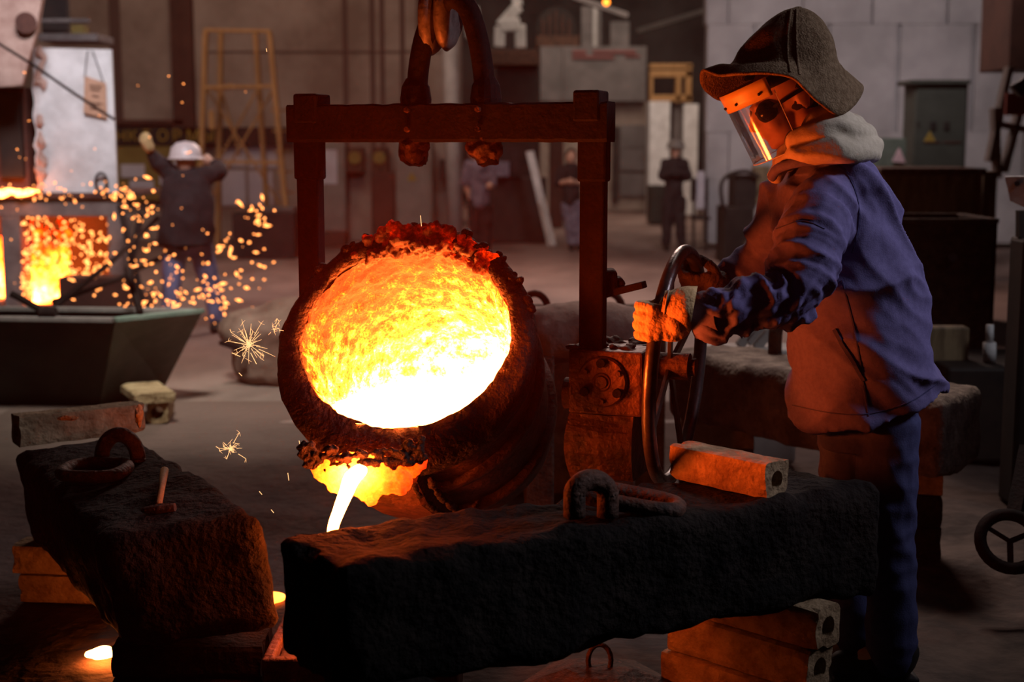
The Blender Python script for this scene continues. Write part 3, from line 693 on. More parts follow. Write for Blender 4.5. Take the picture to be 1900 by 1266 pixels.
# mould under the spout: sand flask with a glowing basin, and splashes on the sand
fl = thing('casting_flask', 'low iron flask on the sand catching the stream behind the long block', 'mould', (P(602, 1180, 4.05).x, 4.06, 0))
mx, my = P(606, 1150, 4.02).x+.04, 4.06
bm = nb()
for dx, dy, sx, sy in ((.075, -.21, .55, .03), (.075, .21, .55, .03), (-.185, 0, .03, .39), (.335, 0, .03, .39)): box(bm, (mx+dx, my+dy, .115), (sx, sy, .23), None, .006)
obj('flask_wall', bm, M['rust'], fl)
bm = roughblock(nb(), (mx-.17, my-.20, .0), (.49, 0, 0), (0, .40, 0), (0, 0, .205), r=.01, step=.03, amp=.004, seed=3); obj('packed_sand', bm, M['sand'], fl, smooth=True)
bm = nb(); lathe(bm, [(1e-4, .004), (.07, .004), (.10, .0), (.10, -.02)], (mx, my, .212), Matrix.Identity(3), 24); pool = obj('molten_pool', bm, M['pool'], fl)
for v in pool.data.vertices: v.co.x = mx+(v.co.x-mx)*(1.25+.3*noise.noise(v.co*9)); v.co.y = my+(v.co.y-my)*(1.1+.3*noise.noise(v.co*8))
def splash(px, py, r, label, seed, m='splash', sx=.8):
    c = Z(px, py, .012); bm = nb()
    for k in range(6 if sx < 1 else 16): ball(bm, c+V((random.uniform(-r, r)*sx if sx < 1 else random.uniform(0, r*sx), random.uniform(-r, r), 0)), (r*random.uniform(.5, .9), r*random.uniform(.5, .9), .012))
    o = obj('molten_splash', remesh(bm, .008, 2), M[m]); return tag(o, label, 'molten metal')
splash(156, 1212, .04, 'glowing puddle of spilt metal with an unseen extension added under the left block', 1, 'splash', 9)  # seen puddle, stretched out of sight to throw light on bricks and sand
splash(478, 1120, .085, 'glowing puddle of spilt metal in the gap between the two front blocks', 2, 'pool')
bm = nb(); bar(bm, Z(528, 1264, .02), Z(556, 1238, .03), .03, .02); bar(bm, Z(505, 1300, .02), Z(528, 1264, .02), .03, .02); tag(obj('iron_bar', bm, M['rust']), 'thin iron bar on the sand below the left end of the long block', 'bar')
# shackle and grab lying under the long block, bottom of the picture
g2 = thing('iron_weight', 'dark cone-shaped iron weight with a ring on the sand under the long block', 'weight', Z(1110, 1262, 0))
c = Z(1112, 1290, 0); bm = nb(); lathe(bm, [(1e-4, 0), (.26, 0), (.25, .03), (.10, .085), (.06, .09), (1e-4, .09)], c, Matrix.Identity(3), 6); obj('weight_body', bm, M['rust'], g2)
bm = nb(); tube(bm, [c+V((-.035*math.cos(q), 0, .09+.05*math.sin(q)+.02)) for q in [2*PI*k/16 for k in range(16)]], .008, 8, closed=True); obj('ring', bm, M['rust'], g2, smooth=True)

# ================================================================== BEHIND THE LADLE
# slumped dusty vessel left of the ladle
c = Z(500, 716, 0); vs_ = thing('slag_pot', 'dusty rounded slag pot standing left of the ladle', 'pot', c)
bm = nb(); lathe(bm, [(1e-4, .0), (.30, 0), (.34, .05), (.37, .28), (.40, .40), (.30, .47), (1e-4, .50)], c+V((.05, .3, 0)), Matrix.Identity(3), 32)
ball(bm, c+V((-.14, .22, .36)), (.26, .24, .16)); ball(bm, c+V((.12, .3, .44)), (.30, .26, .14))
obj('pot_body', remesh(bm, .02, 4, lambda p, n: noise.fractal(p*5, 1, 2, 3)*.018), M['pouch'], vs_)
bm = nb(); bar(bm, P(408, 636, c.y-.02), P(452, 650, c.y-.1), .03, .03, bev=.004); obj('lug', bm, M['iron'], vs_)
# moulding boxes with lifting rings right of the ladle
for i, (x0, x1, yt, Y, lab) in enumerate(((1000, 1180, 592, 6.6, 'long dusty moulding box behind the right post of the ladle frame'), )):
    a = P(x0-60, yt, Y); b = P(x1+60, yt-4, Y)
    mb = thing('moulding_box', lab, 'box', (a.x, Y, 0))
    obj('box_body', box(nb(), ((a.x+b.x)/2, Y+.35, a.z/2), (b.x-a.x, .6, a.z), bev=.02), M['blockback'], mb)
    for px in (992, 1130):
        bm = nb(); cc = P(px, yt-10, Y+.35); q = [cc+V((.07*math.cos(t), 0, .10*math.sin(t))) for t in [PI*k/10 for k in range(11)]]
        q = [q[0]-V((0, 0, .08))]+q+[q[-1]-V((0, 0, .08))]; obj('lifting_ring', tube(nb(), q, .018, 10), M['rust'], mb, smooth=True)
pipe = nb(); tube(pipe, [P(960, 640, 5.7), P(1000, 622, 5.7), P(1100, 612, 5.7), P(1165, 618, 5.7), P(1178, 640, 5.7)], [.10, .12, .12, .11, .08], 18)
cr = thing('cast_cylinder', 'rough rounded casting lying behind the gearbox', 'casting', P(1070, 700, 5.7))
obj('cylinder_body', remesh(pipe, .015, 2, lambda p, n: noise.fractal(p*9, 1, 2, 3)*.012), M['pouch'], cr)
bm = nb(); a = P(985, 660, 5.7)
for px in (1000, 1150): box(bm, (P(px, 660, 5.7).x, 5.7, P(px, 640, 5.7).z/2), (.12, .2, P(px, 640, 5.7).z), None, .01)
obj('stand', bm, M['rust'], cr)
bm = nb(); 
for k, (x, y) in enumerate(((1370, 618), (1385, 612), (1402, 622))): bar(bm, P(x, y+25, 7.4), P(x+30, y-10, 7.4), .05, .05, bev=.01)
p0 = P(1385, 640, 7.4); box(bm, (p0.x, 7.42, p0.z/2), (.5, .3, p0.z-.02), None, .02)
tag(obj('scrap_heap', bm, M['whitepipe']), 'pale metal offcuts piled behind the far cast block', 'scrap')
# ================================================================== THE MAN AT THE HANDWHEEL
YW = 4.28
def w_(px, py, d=0.0): return P(px, py, YW+d)
def strip_on(me, pts, wd, th, k=8):                     # a sewn seam following the cloth
    bvh = BVHTree.FromPolygons([v.co for v in me.vertices], [list(p.vertices) for p in me.polygons])
    L = []
    path = smooth_path([V((x, y, 0)) for x, y in pts], k)
    for q in path:
        d = ray(q.x, q.y).normalized(); h = bvh.ray_cast(CAM, d)
        if h[0] is not None: L.append((h[0], h[1]))
    bm = nb(); rg = []
    for i, (p, n) in enumerate(L):
        t = (L[min(i+1, len(L)-1)][0]-L[max(i-1, 0)][0]).normalized(); s = t.cross(n).normalized()*wd/2
        rg.append([bm.verts.new(p+s-n*th), bm.verts.new(p+s*.7+n*th), bm.verts.new(p-s*.7+n*th), bm.verts.new(p-s-n*th)])
    for X, Y_ in zip(rg, rg[1:]):
        for i in range(4): bm.faces.new((X[i], X[(i+1) % 4], Y_[(i+1) % 4], Y_[i]))
    return bm
man = thing('person', 'man in a blue work jacket, brown felt hat and clear face shield turning the handwheel', 'person', (w_(1620, 1000).x, 4.36, 0))
f_ = V((-.90, .43, 0)).normalized(); l_ = V((-.43, -.90, 0)).normalized(); TO = .07
S0, S1, S2, S3, S4 = w_(1532, 378, -.10), w_(1503, 450, -.18), w_(1474, 540, -.24), w_(1405, 566, -.265), w_(1330, 584, -.275)
R0, R1, R2 = w_(1462, 385, .22), w_(1418, 470, .31), w_(1362, 508, .30)
# --- body: one continuous skin from head to feet
hx = V((-.86, -.06, -.42)).normalized(); hy = V((0, -1, 0)); hy = (hy-hx*hy.dot(hx)).normalized(); hz = hx.cross(hy)
RH = Matrix((hx, hy, hz)).transposed(); HO = w_(1452, 186, .04)
def h_(x, y, z): return HO+RH @ V((x, y, z))
bm = nb()
ball(bm, h_(-.022, 0, .03), (.100, .078, .096), RH); ball(bm, h_(.040, 0, -.035), (.056, .060, .085), RH); ball(bm, h_(.034, 0, -.092), (.050, .050, .034), RH)
ball(bm, h_(.074, 0, -.108), (.020, .022, .018), RH)
tube(bm, [h_(.088, 0, .008), h_(.104, 0, -.016), h_(.116, 0, -.036)], [.010, .012, .014], 10); ball(bm, h_(.116, 0, -.038), .014, RH)
for s in (-1, 1):
    ball(bm, h_(.100, s*.013, -.043), .010, RH); ball(bm, h_(.060, s*.036, -.045), (.030, .026, .034), RH); ball(bm, h_(.082, s*.028, .016), (.016, .024, .010), RH)
    ball(bm, h_(-.040, s*.080, -.020), (.019, .009, .032), RH); ball(bm, h_(-.050, s*.083, -.006), (.014, .008, .018), RH)
ball(bm, h_(.092, 0, -.066), (.013, .024, .007), RH); ball(bm, h_(.089, 0, -.079), (.013, .021, .008), RH)
limb(bm, [h_(-.03, 0, -.06), w_(1530, 290, .05), w_(1550, 350, TO)], [.056, .058, .09])
limb(bm, [w_(1550, 360, TO), w_(1570, 480, TO), w_(1590, 620, TO), w_(1600, 740, TO)], [.12, .12, .11, .12])
limb(bm, [S0, S1, S2, S3, S4, w_(1262, 574, -.27)], [.055, .05, .045, .042, .036, .03])
limb(bm, [w_(1500, 370, TO), R0, R1, R2, w_(1332, 522, .29)], [.06, .055, .046, .040, .033])
for x, d in ((1642, -.02), (1580, .13)):
    hp = w_(x, 790, d); kn = w_(x+6, 980, d-.01); q = w_(x+12, 1180, d); an = V((q.x, q.y, .10))
    limb(bm, [w_(1605, 770, TO), hp, kn, an], [.09, .085, .058, .045]); limb(bm, [an, V((an.x-.11, an.y+.01, .05))], [.045, .035])
body = obj('body', remesh(bm, .0085, 2), M['skin'], man)
hair = nb(); ball(hair, h_(-.045, 0, .012), (.088, .080, .085), RH)
obj('hair', remesh(hair, .008, 1, lambda p, n: noise.fractal(p*60, 1, 2, 2)*.004), M['hair'], man)
# finer head over the coarse one is not needed: the shield covers it; ears and eyes
for s in (-1, 1):
    bm = nb(); ball(bm, h_(.074, s*.032, -.004), .0125, RH); obj('eye', bm, M['helmet'], man, smooth=True)
# --- jacket
bm = nb(); nd = []
for cx, y, hw, b in ((1545, 296, 62, .10), (1545, 312, 88, .165), (1547, 340, 104, .20), (1552, 375, 112, .212), (1558, 410, 116, .21), (1566, 450, 124, .205), (1574, 500, 129, .20), (1583, 560, 133, .195), (1592, 620, 138, .197), (1601, 680, 141, .205), (1606, 720, 143, .212)):
    a = hw/617*1.0; nd.append((w_(cx, y, TO), f_*a, l_*b))
nd.append((w_(1607, 742, TO), f_*.236+V((0, 0, -.045)), l_*.214+V((0, 0, -.058))))
loft(bm, nd, 40)
limb(bm, [S0, S1, S2, S3, S4], [.108, .104, .092, .082, .066])
limb(bm, [w_(1520, 375, TO), R0, R1, R2], [.13, .098, .074, .060])
limb(bm, [w_(1355, 588, -.27), w_(1322, 606, -.275)], [.062, .046]); ball(bm, w_(1560, 345, -.02), (.10, .13, .085)); ball(bm, w_(1500, 345, .06), (.09, .12, .07))
segs = [(S0, S1), (S1, S2), (S2, S3), (S3, S4)]; cum = [0]
for a, b in segs: cum.append(cum[-1]+(b-a).length)
def fold(p, n):
    best = (9, 0, 0)
    for k, (a, b) in enumerate(segs):
        d = b-a; t = max(0, min(1, (p-a).dot(d)/d.dot(d))); q = (p-a-d*t).length
        if q < best[0]: best = (q, cum[k]+t*d.length, k)
    s = best[1]; wgt = max(0, min(1, (.125-best[0])/.03)) if s > .04 else 0
    if p.y > YW+.12: wgt = 0
    # folds run round the sleeve, slanting, deepest at elbow and forearm
    ang = n.z*1.2+n.x*.5
    r1 = ridge(V((s*15+ang*1.1, ang*1.0, 3.1))); r2 = ridge(V((s*34+ang*1.9, ang*1.7+5, .7)))
    amp = .007+.016*min(1, max(0, (s-.08)/.15))
    ds = (r1*abs(r1)-.45)*amp*1.15+(r2-.5)*amp*.5
    u = p.x*.75-p.z*.66; v = p.x*.66+p.z*.75           # torso: long diagonal drags from the armpit
    t1 = ridge(V((v*6.5+noise.noise(p*4)*.9, u*1.6+p.y*2, 1.3))); t2 = ridge(V((v*15, u*4+p.y*4, 7.7)))
    dt = (t1*abs(t1)-.4)*.030+(t2-.5)*.011
    return ds*wgt+dt*(1-wgt)+noise.fractal(p*30, 1, 2, 2)*.0012
jm = remesh(bm, .0075, 2, fold, 1)
jacket = obj('jacket', jm, M['jacket'], man)
for pts, wd in (([(1532, 292), (1570, 318), (1590, 365), (1594, 420), (1580, 470)], .008), ([(1562, 520), (1585, 610), (1600, 700), (1612, 772)], .006),
                ([(1470, 752), (1540, 766), (1610, 768), (1690, 745), (1738, 712)], .004), ([(1440, 425), (1490, 410), (1530, 425)], .003)):
    obj('seam', strip_on(jm, pts, wd, .0022), M['jacketdark'], jacket)
obj('pocket_welt', strip_on(jm, [(1548, 612), (1572, 655), (1603, 706)], .016, .005), M['jacketdark'], jacket)
# cuff of the near sleeve flaring around the glove
bm = nb(); d = (w_(1268, 578, -.11)-S3).normalized(); R = basis(d, V((0, 0, 1)))
lathe(bm, [(.066, -.03), (.071, .0), (.078, .038), (.072, .037), (.060, -.03)], S4+d*.0, R, 28)
for v in bm.verts: v.co += V((0, 0, -1))*.014*max(0, noise.noise(v.co*14)+.2)+V((0, 0, 1))*noise.noise(v.co*20)*.008
obj('cuff', bm, M['jacket'], man, smooth=True)
# collar edges
bm = nb(); tube(bm, smooth_path([w_(1432, 330, .0), w_(1445, 312, -.06), w_(1490, 300, -.12), w_(1560, 296, -.12)], 5), .016, 8); obj('collar', remesh(bm, .006, 1), M['jacket'], man)
# --- trousers
bm = nb(); loft(bm, [(w_(1606, 700, TO), f_*.15, l_*.165), (w_(1606, 780, TO), f_*.155, l_*.17), (w_(1604, 830, TO), f_*.13, l_*.15)], 28)
for x, d in ((1644, -.03), (1574, .14)):
    q = w_(x+12, 1180, d); limb(bm, [w_(x, 790, d), w_(x+2, 870, d), w_(x+4, 980, d), w_(x+8, 1100, d), V((q.x, q.y, .09))], [.100, .094, .083, .080, .076])
def tf(p, n): return (ridge(V((p.x*5, p.y*3, p.z*13)))-.5)*.007+(ridge(V((p.z*6+p.x*9, p.y*3, 2)))-.5)*.008
obj('trousers', remesh(bm, .009, 2, tf, 1), M['trousers'], man)
for x, d in ((1644, -.03), (1574, .14)):
    q = w_(x+12, 1180, d); bm = nb(); limb(bm, [V((q.x+.03, q.y, .10)), V((q.x, q.y, .06)), V((q.x-.14, q.y+.04, .045))], [.055, .055, .045])
    box(bm, (q.x-.05, q.y+.015, .012), (.27, .09, .026), None, .01); obj('boot', remesh(bm, .008, 2), M['dark'], man)
# --- scarf / hood bunched at the neck
bm = nb()
limb(bm, [w_(1452, 300, -.02), w_(1490, 292, -.11), w_(1550, 280, -.14), w_(1602, 277, -.08), w_(1616, 276, .05), w_(1570, 262, .17), w_(1490, 280, .15), w_(1452, 300, .06)], [.030, .038, .040, .036, .036, .045, .045, .03])
limb(bm, [w_(1480, 262, -.07), w_(1530, 250, -.10), w_(1580, 248, -.08), w_(1600, 255, .02)], [.034, .042, .040, .04])
limb(bm, [w_(1515, 228, -.05), w_(1555, 225, -.05), w_(1580, 238, .0), w_(1575, 240, .08)], [.040, .045, .040, .045])
limb(bm, [w_(1452, 302, .02), w_(1440, 325, .03)], [.03, .022]); limb(bm, [w_(1455, 286, .0), w_(1475, 278, -.04)], [.03, .035])
ball(bm, w_(1540, 262, .03), (.105, .12, .07)); ball(bm, w_(1515, 225, .06), (.055, .08, .05))
def sf(p, n):
    u = p.x*.96-p.z*.28; v = p.z*.96+p.x*.28
    return (ridge(V((v*17+noise.noise(p*7)*.8, u*4.5, p.y*3)))-.5)*.013+noise.fractal(p*40, 1, 2, 2)*.001
obj('scarf', remesh(bm, .006, 2, sf, 1), M['canvas'], man)
# --- felt hat: bell crown, wavy drooping brim
edge = [(1303, 131, .0), (1340, 139, -.08), (1385, 137, -.15), (1430, 137, -.18), (1470, 143, -.19), (1494, 166, -.19), (1520, 194, -.17), (1560, 213, -.13), (1590, 190, -.04),
        (1600, 160, .05), (1572, 150, .13), (1530, 160, .19), (1470, 170, .22), (1400, 185, .20), (1338, 187, .14), (1309, 168, .07)]
E3 = smooth_path([w_(x, y, d+.03) for x, y, d in edge], 6, closed=True); NE = len(E3)
c0 = w_(1458, 125, .03); crown = [(1457, 118, 96, .128), (1462, 92, 84, .118), (1468, 66, 70, .104), (1474, 42, 50, .08), (1479, 24, 28, .048), (1481, 16, 10, .018)]
angs = []
for p in E3: angs.append(math.atan2((p.y-c0.y)*1.0, (p.x-c0.x)))
bm = nb(); rows = [[p.copy() for p in E3]]
def crow(c, k):
    cx, y, hw, hd = c; q = w_(cx, y, .03); a = hw/617; return q+V((math.cos(angs[k])*a, math.sin(angs[k])*hd, 0))
rows.append([E3[k].lerp(crow(crown[0], k), .55)+V((0, 0, .006)) for k in range(NE)])
for c in crown: rows.append([crow(c, k) for k in range(NE)])
apex = w_(1481, 14, .03); rows.append([apex.copy() for k in range(NE)])
cols = [smooth_path([rows[i][k] for i in range(len(rows))], 4) for k in range(NE)]
nr = len(cols[0]); gr = []
for k in range(NE):
    gr.append([])
    for i in range(nr):
        p = cols[k][i]; o_ = (p-w_(1462, 110, .03)); o_ = o_.normalized() if o_.length else o_
        p = p+o_*(noise.fractal(p*9, 1, 2, 3)*.006 if i < nr-3 else 0)
        if i < 8: p = p+V((0, 0, noise.noise(p*12)*.006))
        gr[k].append(bm.verts.new(p))
for k in range(NE):
    for i in range(nr-1): bm.faces.new((gr[k][i], gr[(k+1) % NE][i], gr[(k+1) % NE][i+1], gr[k][i+1]))
bmesh.ops.remove_doubles(bm, verts=bm.verts, dist=1e-5)
hat = obj('felt_hat', bm, M['felt'], man, smooth=True)
md = hat.modifiers.new('thick', 'SOLIDIFY'); md.thickness = .007; md.offset = 0
for pts in ([(1468, 20), (1462, 60), (1461, 100), (1466, 136)], [(1478, 20), (1477, 60), (1478, 100), (1482, 140)]):
    obj('hat_seam', strip_on(hat.data, pts, .010, .006), M['felt'], hat, smooth=True)
# --- face shield: yellow brow band, clear curved visor; goggles
fs = thing('x', 'x', 'x'); bpy.data.objects.remove(fs)
def arc(bm, R1, R2, z1, z2, a1, a2, cx, th, n=36, m=8):
    rows = []
    for i in range(m+1):
        z = z1+(z2-z1)*i/m; r = R1+(R2-R1)*i/m
        rows.append([bm.verts.new(h_(cx+r*math.cos(q), r*math.sin(q)*.92, z)) for q in [a1+(a2-a1)*k/n for k in range(n+1)]])
    for X, Y_ in zip(rows, rows[1:]):
        for k in range(n): bm.faces.new((X[k], X[k+1], Y_[k+1], Y_[k]))
    return bm
bm = arc(nb(), .136, .139, .034, .090, -1.75, 1.42, .028, 0, 36, 3)
band = obj('brow_band', bm, M['plasticy'], man, smooth=True); md = band.modifiers.new('t', 'SOLIDIFY'); md.thickness = .004
bm = arc(nb(), .132, .128, .045, -.138, -1.62, 1.50, .030, 0, 44, 10)
vis = obj('clear_visor', bm, M['visor'], man, smooth=True)
bm = nb(); tube(bm, [h_(.030+.128*math.cos(q), .128*math.sin(q)*.92, -.138) for q in [-1.62+3.12*k/40 for k in range(41)]], .0018, 5); obj('visor_edge', bm, M['white'], vis)
bm = nb(); tube(bm, [h_(.030+(.132-.004*t)*math.cos(1.5), (.132-.004*t)*math.sin(1.5)*.92, .045-.183*t) for t in [k/8 for k in range(9)]], .0015, 5); obj('visor_edge', bm, M['white'], vis)
for q in (.55, 1.15, 0.05):
    bm = nb(); c = h_(.028+.140*math.cos(q), .140*math.sin(q)*.92, .052); ball(bm, c, .0045); obj('rivet', bm, M['blackp'], band)
bm = arc(nb(), .098, .102, .050, .085, 0, 6.2, -.02, 0, 40, 2); hb_ = obj('head_harness', bm, M['blackp'], man); md = hb_.modifiers.new('t', 'SOLIDIFY'); md.thickness = .003
bm = nb(); ball(bm, h_(-.03, .125, .072), (.014, .008, .014), RH); obj('harness_knob', bm, M['blackp'], hb_, smooth=True)
gg = nb()
for s in (-1, 1): ball(gg, h_(.066, s*.042, -.008), (.034, .030, .034), RH)
tube(gg, [h_(.086, -.02, -.002), h_(.090, 0, .0), h_(.086, .02, -.002)], [.010, .008, .010], 8)
gog = obj('goggles', remesh(gg, .004, 1), M['blackp'], man)
for s in (-1, 1): bm = nb(); ball(bm, h_(.070, s*.047, -.008), (.028, .027, .028), RH); obj('lens', bm, M['lens'], gog, smooth=True)
bm = nb(); tube(bm, smooth_path([h_(.055, .062, -.004), h_(.01, .083, .004), h_(-.06, .080, .01), h_(-.11, .03, .01)], 4), .006, 6); obj('strap', bm, M['blackp'], gog)
# --- gloves
def glove(Gc, t, d, o, wrist, s, m, label, cuff=None):
    t = V(t).normalized(); d = V(d); d = (d-t*d.dot(t)).normalized(); o = t.cross(d)*(1 if t.cross(d).dot(V(o)) > 0 else -1)
    g = lambda a, b, c: Gc+(d*a+t*b+o*c)*s
    bm = nb(); Rm = Matrix((d, t, d.cross(t))).transposed()
    ball(bm, g(-.030, 0, .036), (.050*s, .046*s, .020*s), Rm); ball(bm, g(.005, 0, .038), (.028*s, .046*s, .018*s), Rm)
    limb(bm, [g(-.04, 0, .036), g(-.070, 0, .036).lerp(wrist, .3), wrist], [.032*s, .029*s, .026*s])
    for i in range(4):
        b = (i-1.5)*.0235; l = (.92, 1, 1.03, .96)[i] if i else .86
        k = [g(.018, b, .036), g(.018+.028*l, b, .018), g(.018+.026*l, b*.98, -.014), g(.014, b*.95, -.033), g(-.008, b*.92, -.030)]
        limb(bm, k, [.0135*s, .0130*s, .0125*s, .0115*s, .0100*s], 10, 4)
    limb(bm, [g(-.055, .026, .028), g(-.040, .045, .008), g(-.018, .046, -.016), g(.004, .038, -.032)], [.017*s, .0155*s, .0145*s, .012*s], 10, 4)
    me = remesh(bm, .0032, 1, lambda p, n: (ridge(V((p.x*40, p.y*20, p.z*24)))-.5)*.0022+noise.fractal(p*60, 1, 2, 2)*.0008)
    gl = obj('glove', me, m, man, label=label)
    return gl
G1 = HC-ur*RW*.86+vr*RW*.50
gl = glove(G1, vr, V((-1, .05, .0)), V((0, -1, 0)), w_(1243, 567, -.265), 1.18, M['glove'], 'pale yellow leather glove with a wide cuff')
cw = w_(1236, 566, -.265); ce_ = w_(1281, 574, -.275); dd = (ce_-cw).normalized(); R = basis(dd, V((0, 0, 1)))
bm = nb(); lathe(bm, [(.040, -.01), (.044, .006), (.054, .022), (.062, .045), (.067, .078), (.0645, .078), (.056, .04), (.038, -.01)], cw, R, 36)
for v in bm.verts:
    q = v.co-cw; along = q.dot(dd); q2 = q-dd*along; v.co = cw+dd*along+q2*(1+.06*noise.noise(q2*40))
obj('glove_cuff', bm, M['glove'], gl, smooth=True)
bm = nb(); lathe(bm, [(.040, 0), (.0465, .004), (.040, .008)], cw-dd*.004, R, 36); obj('stitched_seam', bm, M['canvas'], gl, smooth=True)
G2 = HC+ur*RW*.66+vr*RW*.75
glove(G2, (vr*.66-ur*.75), V((-.9, -.1, .1)), V((.1, -.8, .5)), w_(1330, 520, .29), 1.06, M['glovedark'], 'dark leather glove on the far hand')
# ================================================================== LEFT: FURNACE, SKIP, SECOND WORKER
YF = 13.0
fu = thing('furnace', 'grey framed furnace mouth full of glowing metal and sparks at the left', 'furnace', (P(110, 600, YF).x, YF, 0))
for x0, y0, x1, y1, d in ((-60, 368, 218, 402, 0), (10, 402, 36, 600, 0), (206, 402, 226, 600, .0), (-60, 560, -2, 600, 0)): px_obj('frame_bar', x0, y0, x1, y1, YF+d, .35, M['frame'], fu)
px_obj('back_plate', -60, 400, 226, 600, YF+1.3, .05, M['grey'], fu)
obj('hearth', to_floor(-60, 566, 226, YF+.1, 1.2), M['refrdark'], fu)
px_obj('roof_plate', -60, 358, 222, 369, YF-.05, 1.5, M['refrdark'], fu)
M['cascade'] = hot('cascade', V((0, 0, 1)), .25, 1.15, 1.0, .30, 9, 1.0, 45)
bm = nb(); ga = []
for i in range(40):
    ga.append([])
    for j in range(40):
        px = 34+ (92+ (20 if j > 26 else 0))*i/39; py = 398+172*j/39; px = max(34, px+ (math.sin(j*.8)*5)*(i/39)); d = .25+.1*noise.noise(V((i*.3, j*.3, 0)))+ .25*math.sin(PI*i/39)
        ga[i].append(bm.verts.new(P(px, py, YF+.75-d)))
for i in range(39):
    for j in range(39):
        if noise.noise(V((i*.31, j*.22, 5)))+(j-14)*.035 > -.05: bm.faces.new((ga[i][j], ga[i+1][j], ga[i+1][j+1], ga[i][j+1]))
bmesh.ops.delete(bm, geom=[v for v in bm.verts if not v.link_faces], context='VERTS')
me_o = obj('molten_cascade', bm, M['cascade'], fu, smooth=True); md = me_o.modifiers.new('t', 'SOLIDIFY'); md.thickness = .03
px_obj('side_cascade', -60, 440, 2, 566, YF+.4, .1, M['cascade'], fu)
bm = nb()
for k in range(16): ball(bm, P(-20+86*k/15, 357-3*math.sin(k), YF-.06), (.05, .05, .02+.012*math.sin(k*2)))
obj('glowing_slag', remesh(bm, .015, 1, lambda p, n: noise.fractal(p*12, 1, 2, 2)*.02), M['furnaceglow'], fu)
pil = thing('furnace_pillar', 'white plastered slab with a ragged left edge standing on the furnace', 'slab', P(135, 362, YF))
bm = nb(); rows = []
for k in range(25):
    f = k/24; py = 362-282*f; xl = 62+6*noise.noise(V((f*6, 1, 0)))*2+ (0 if f > .3 else 8); xr = 218-11*f
    rows.append([bm.verts.new(P(xl, py+ (8*f), YF+.05)), bm.verts.new(P(xr, py+12*f, YF+.0)), bm.verts.new(P(xr+2, py+12*f, YF+.55)), bm.verts.new(P(xl, py+8*f, YF+.6))])
for X, Y_ in zip(rows, rows[1:]):
    for i in range(4): bm.faces.new((X[i], X[(i+1) % 4], Y_[(i+1) % 4], Y_[i]))
bm.faces.new(rows[0][::-1]); bm.faces.new(rows[-1]); obj('slab_body', bm, M['white'], pil)
bm = nb()
for k in range(26):
    py = random.uniform(250, 352) if k < 18 else random.uniform(90, 250); ball(bm, P(72+random.uniform(-6, 10), py, YF+.02), (.03, .02, .06))
obj('spalled_edge', remesh(bm, .015, 1, lambda p, n: noise.fractal(p*9, 1, 2, 2)*.02), M['refr'], pil)
bm = nb(); c = P(188, 338, YF-.05); tube(bm, [c+V((.05*math.cos(q), 0, .08*math.sin(q))) for q in [2*PI*k/20 for k in range(20)]], .014, 8, closed=True); bar(bm, c-V((0, 0, .08)), P(192, 362, YF-.05), .02, .02); obj('iron_eye', bm, M['steel'], pil, smooth=True)
cs = thing('card_sign', 'brown card notice hung on the white slab', 'sign', P(176, 215, YF-.03))
bm = nb(); v = [P(157, 141, YF-.03), P(196, 154, YF-.03), P(198, 221, YF-.03), P(155, 209, YF-.03)]; f = bm.faces.new([bm.verts.new(q) for q in v]); g = bmesh.ops.extrude_face_region(bm, geom=[f])
for q in g['geom']:
    if isinstance(q, bmesh.types.BMVert): q.co.y += .01
obj('card', bm, M['card'], cs)
for k, (y, w) in enumerate(((158, 24), (165, 20), (176, 12), (190, 26), (200, 22))):
    bm = nb(); bar(bm, P(177-w/2, y, YF-.04), P(177+w/2, y+3, YF-.04), .012, .004); obj('faded_line', bm, M['redbrown'], cs)
bm = nb(); tube(bm, [P(157, 143, YF-.02), P(162, 95, YF-.01), P(172, 95, YF-.01), P(192, 152, YF-.02)], .004, 5); obj('hanging_wire', bm, M['iron'], cs)
hd = thing('furnace_hood', 'slanting pinkish refractory hood hanging over the furnace', 'hood', P(30, 155, YF-.3))
bm = nb(); sec = []
for px0, px1, y in ((-80, 88, -60), (-80, 66, 60), (-80, 40, 158)): sec.append([bm.verts.new(P(px0, y+8, YF-.5)), bm.verts.new(P(px1, y, YF-.5)), bm.verts.new(P(px1+6, y, YF+.2)), bm.verts.new(P(px0, y, YF+.2))])
for X, Y_ in zip(sec, sec[1:]):
    for i in range(4): bm.faces.new((X[i], X[(i+1) % 4], Y_[(i+1) % 4], Y_[i]))
bm.faces.new(sec[0][::-1]); bm.faces.new(sec[-1]); obj('hood_body', bm, M['refr'], hd)
bm = nb(); cyl(bm, P(48, 42, YF-.58), P(48, 42, YF-.45), .09, 18); obj('round_plug', bm, M['refrdark'], hd)
st = thing('hot_stack', 'dark red flue below the slanting hood', 'flue', P(30, 340, YF))
px_obj('flue_body', -60, 162, 46, 360, YF+.15, .6, M['refrdark'], st); px_obj('flue_door', 2, 170, 36, 330, YF+.08, .08, M['dark'], st)
bm = nb(); tube(bm, smooth_path([P(-20, 70, YF-.9), P(60, 120, YF-.9), P(140, 175, YF-.9), P(212, 222, YF-.9)], 5), .012, 7); tag(obj('cable', bm, M['iron'], smooth=True), 'dark cable slanting across the white slab', 'cable')
led = thing('overhead_ledge', 'dark ledge above the white slab with a pale box on it', 'ledge', P(140, 75, 14.5))
px_obj('ledge_slab', 70, 62, 180, 76, 14.5, .6, M['frame'], led); px_obj('rail', 70, 34, 165, 42, 14.6, .06, M['frame'], led)
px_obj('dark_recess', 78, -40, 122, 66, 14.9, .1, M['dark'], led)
tag(px_obj('pale_box', 132, 46, 155, 69, 14.6, .2, M['olive']), 'small yellowish box on the ledge above the white slab', 'box')
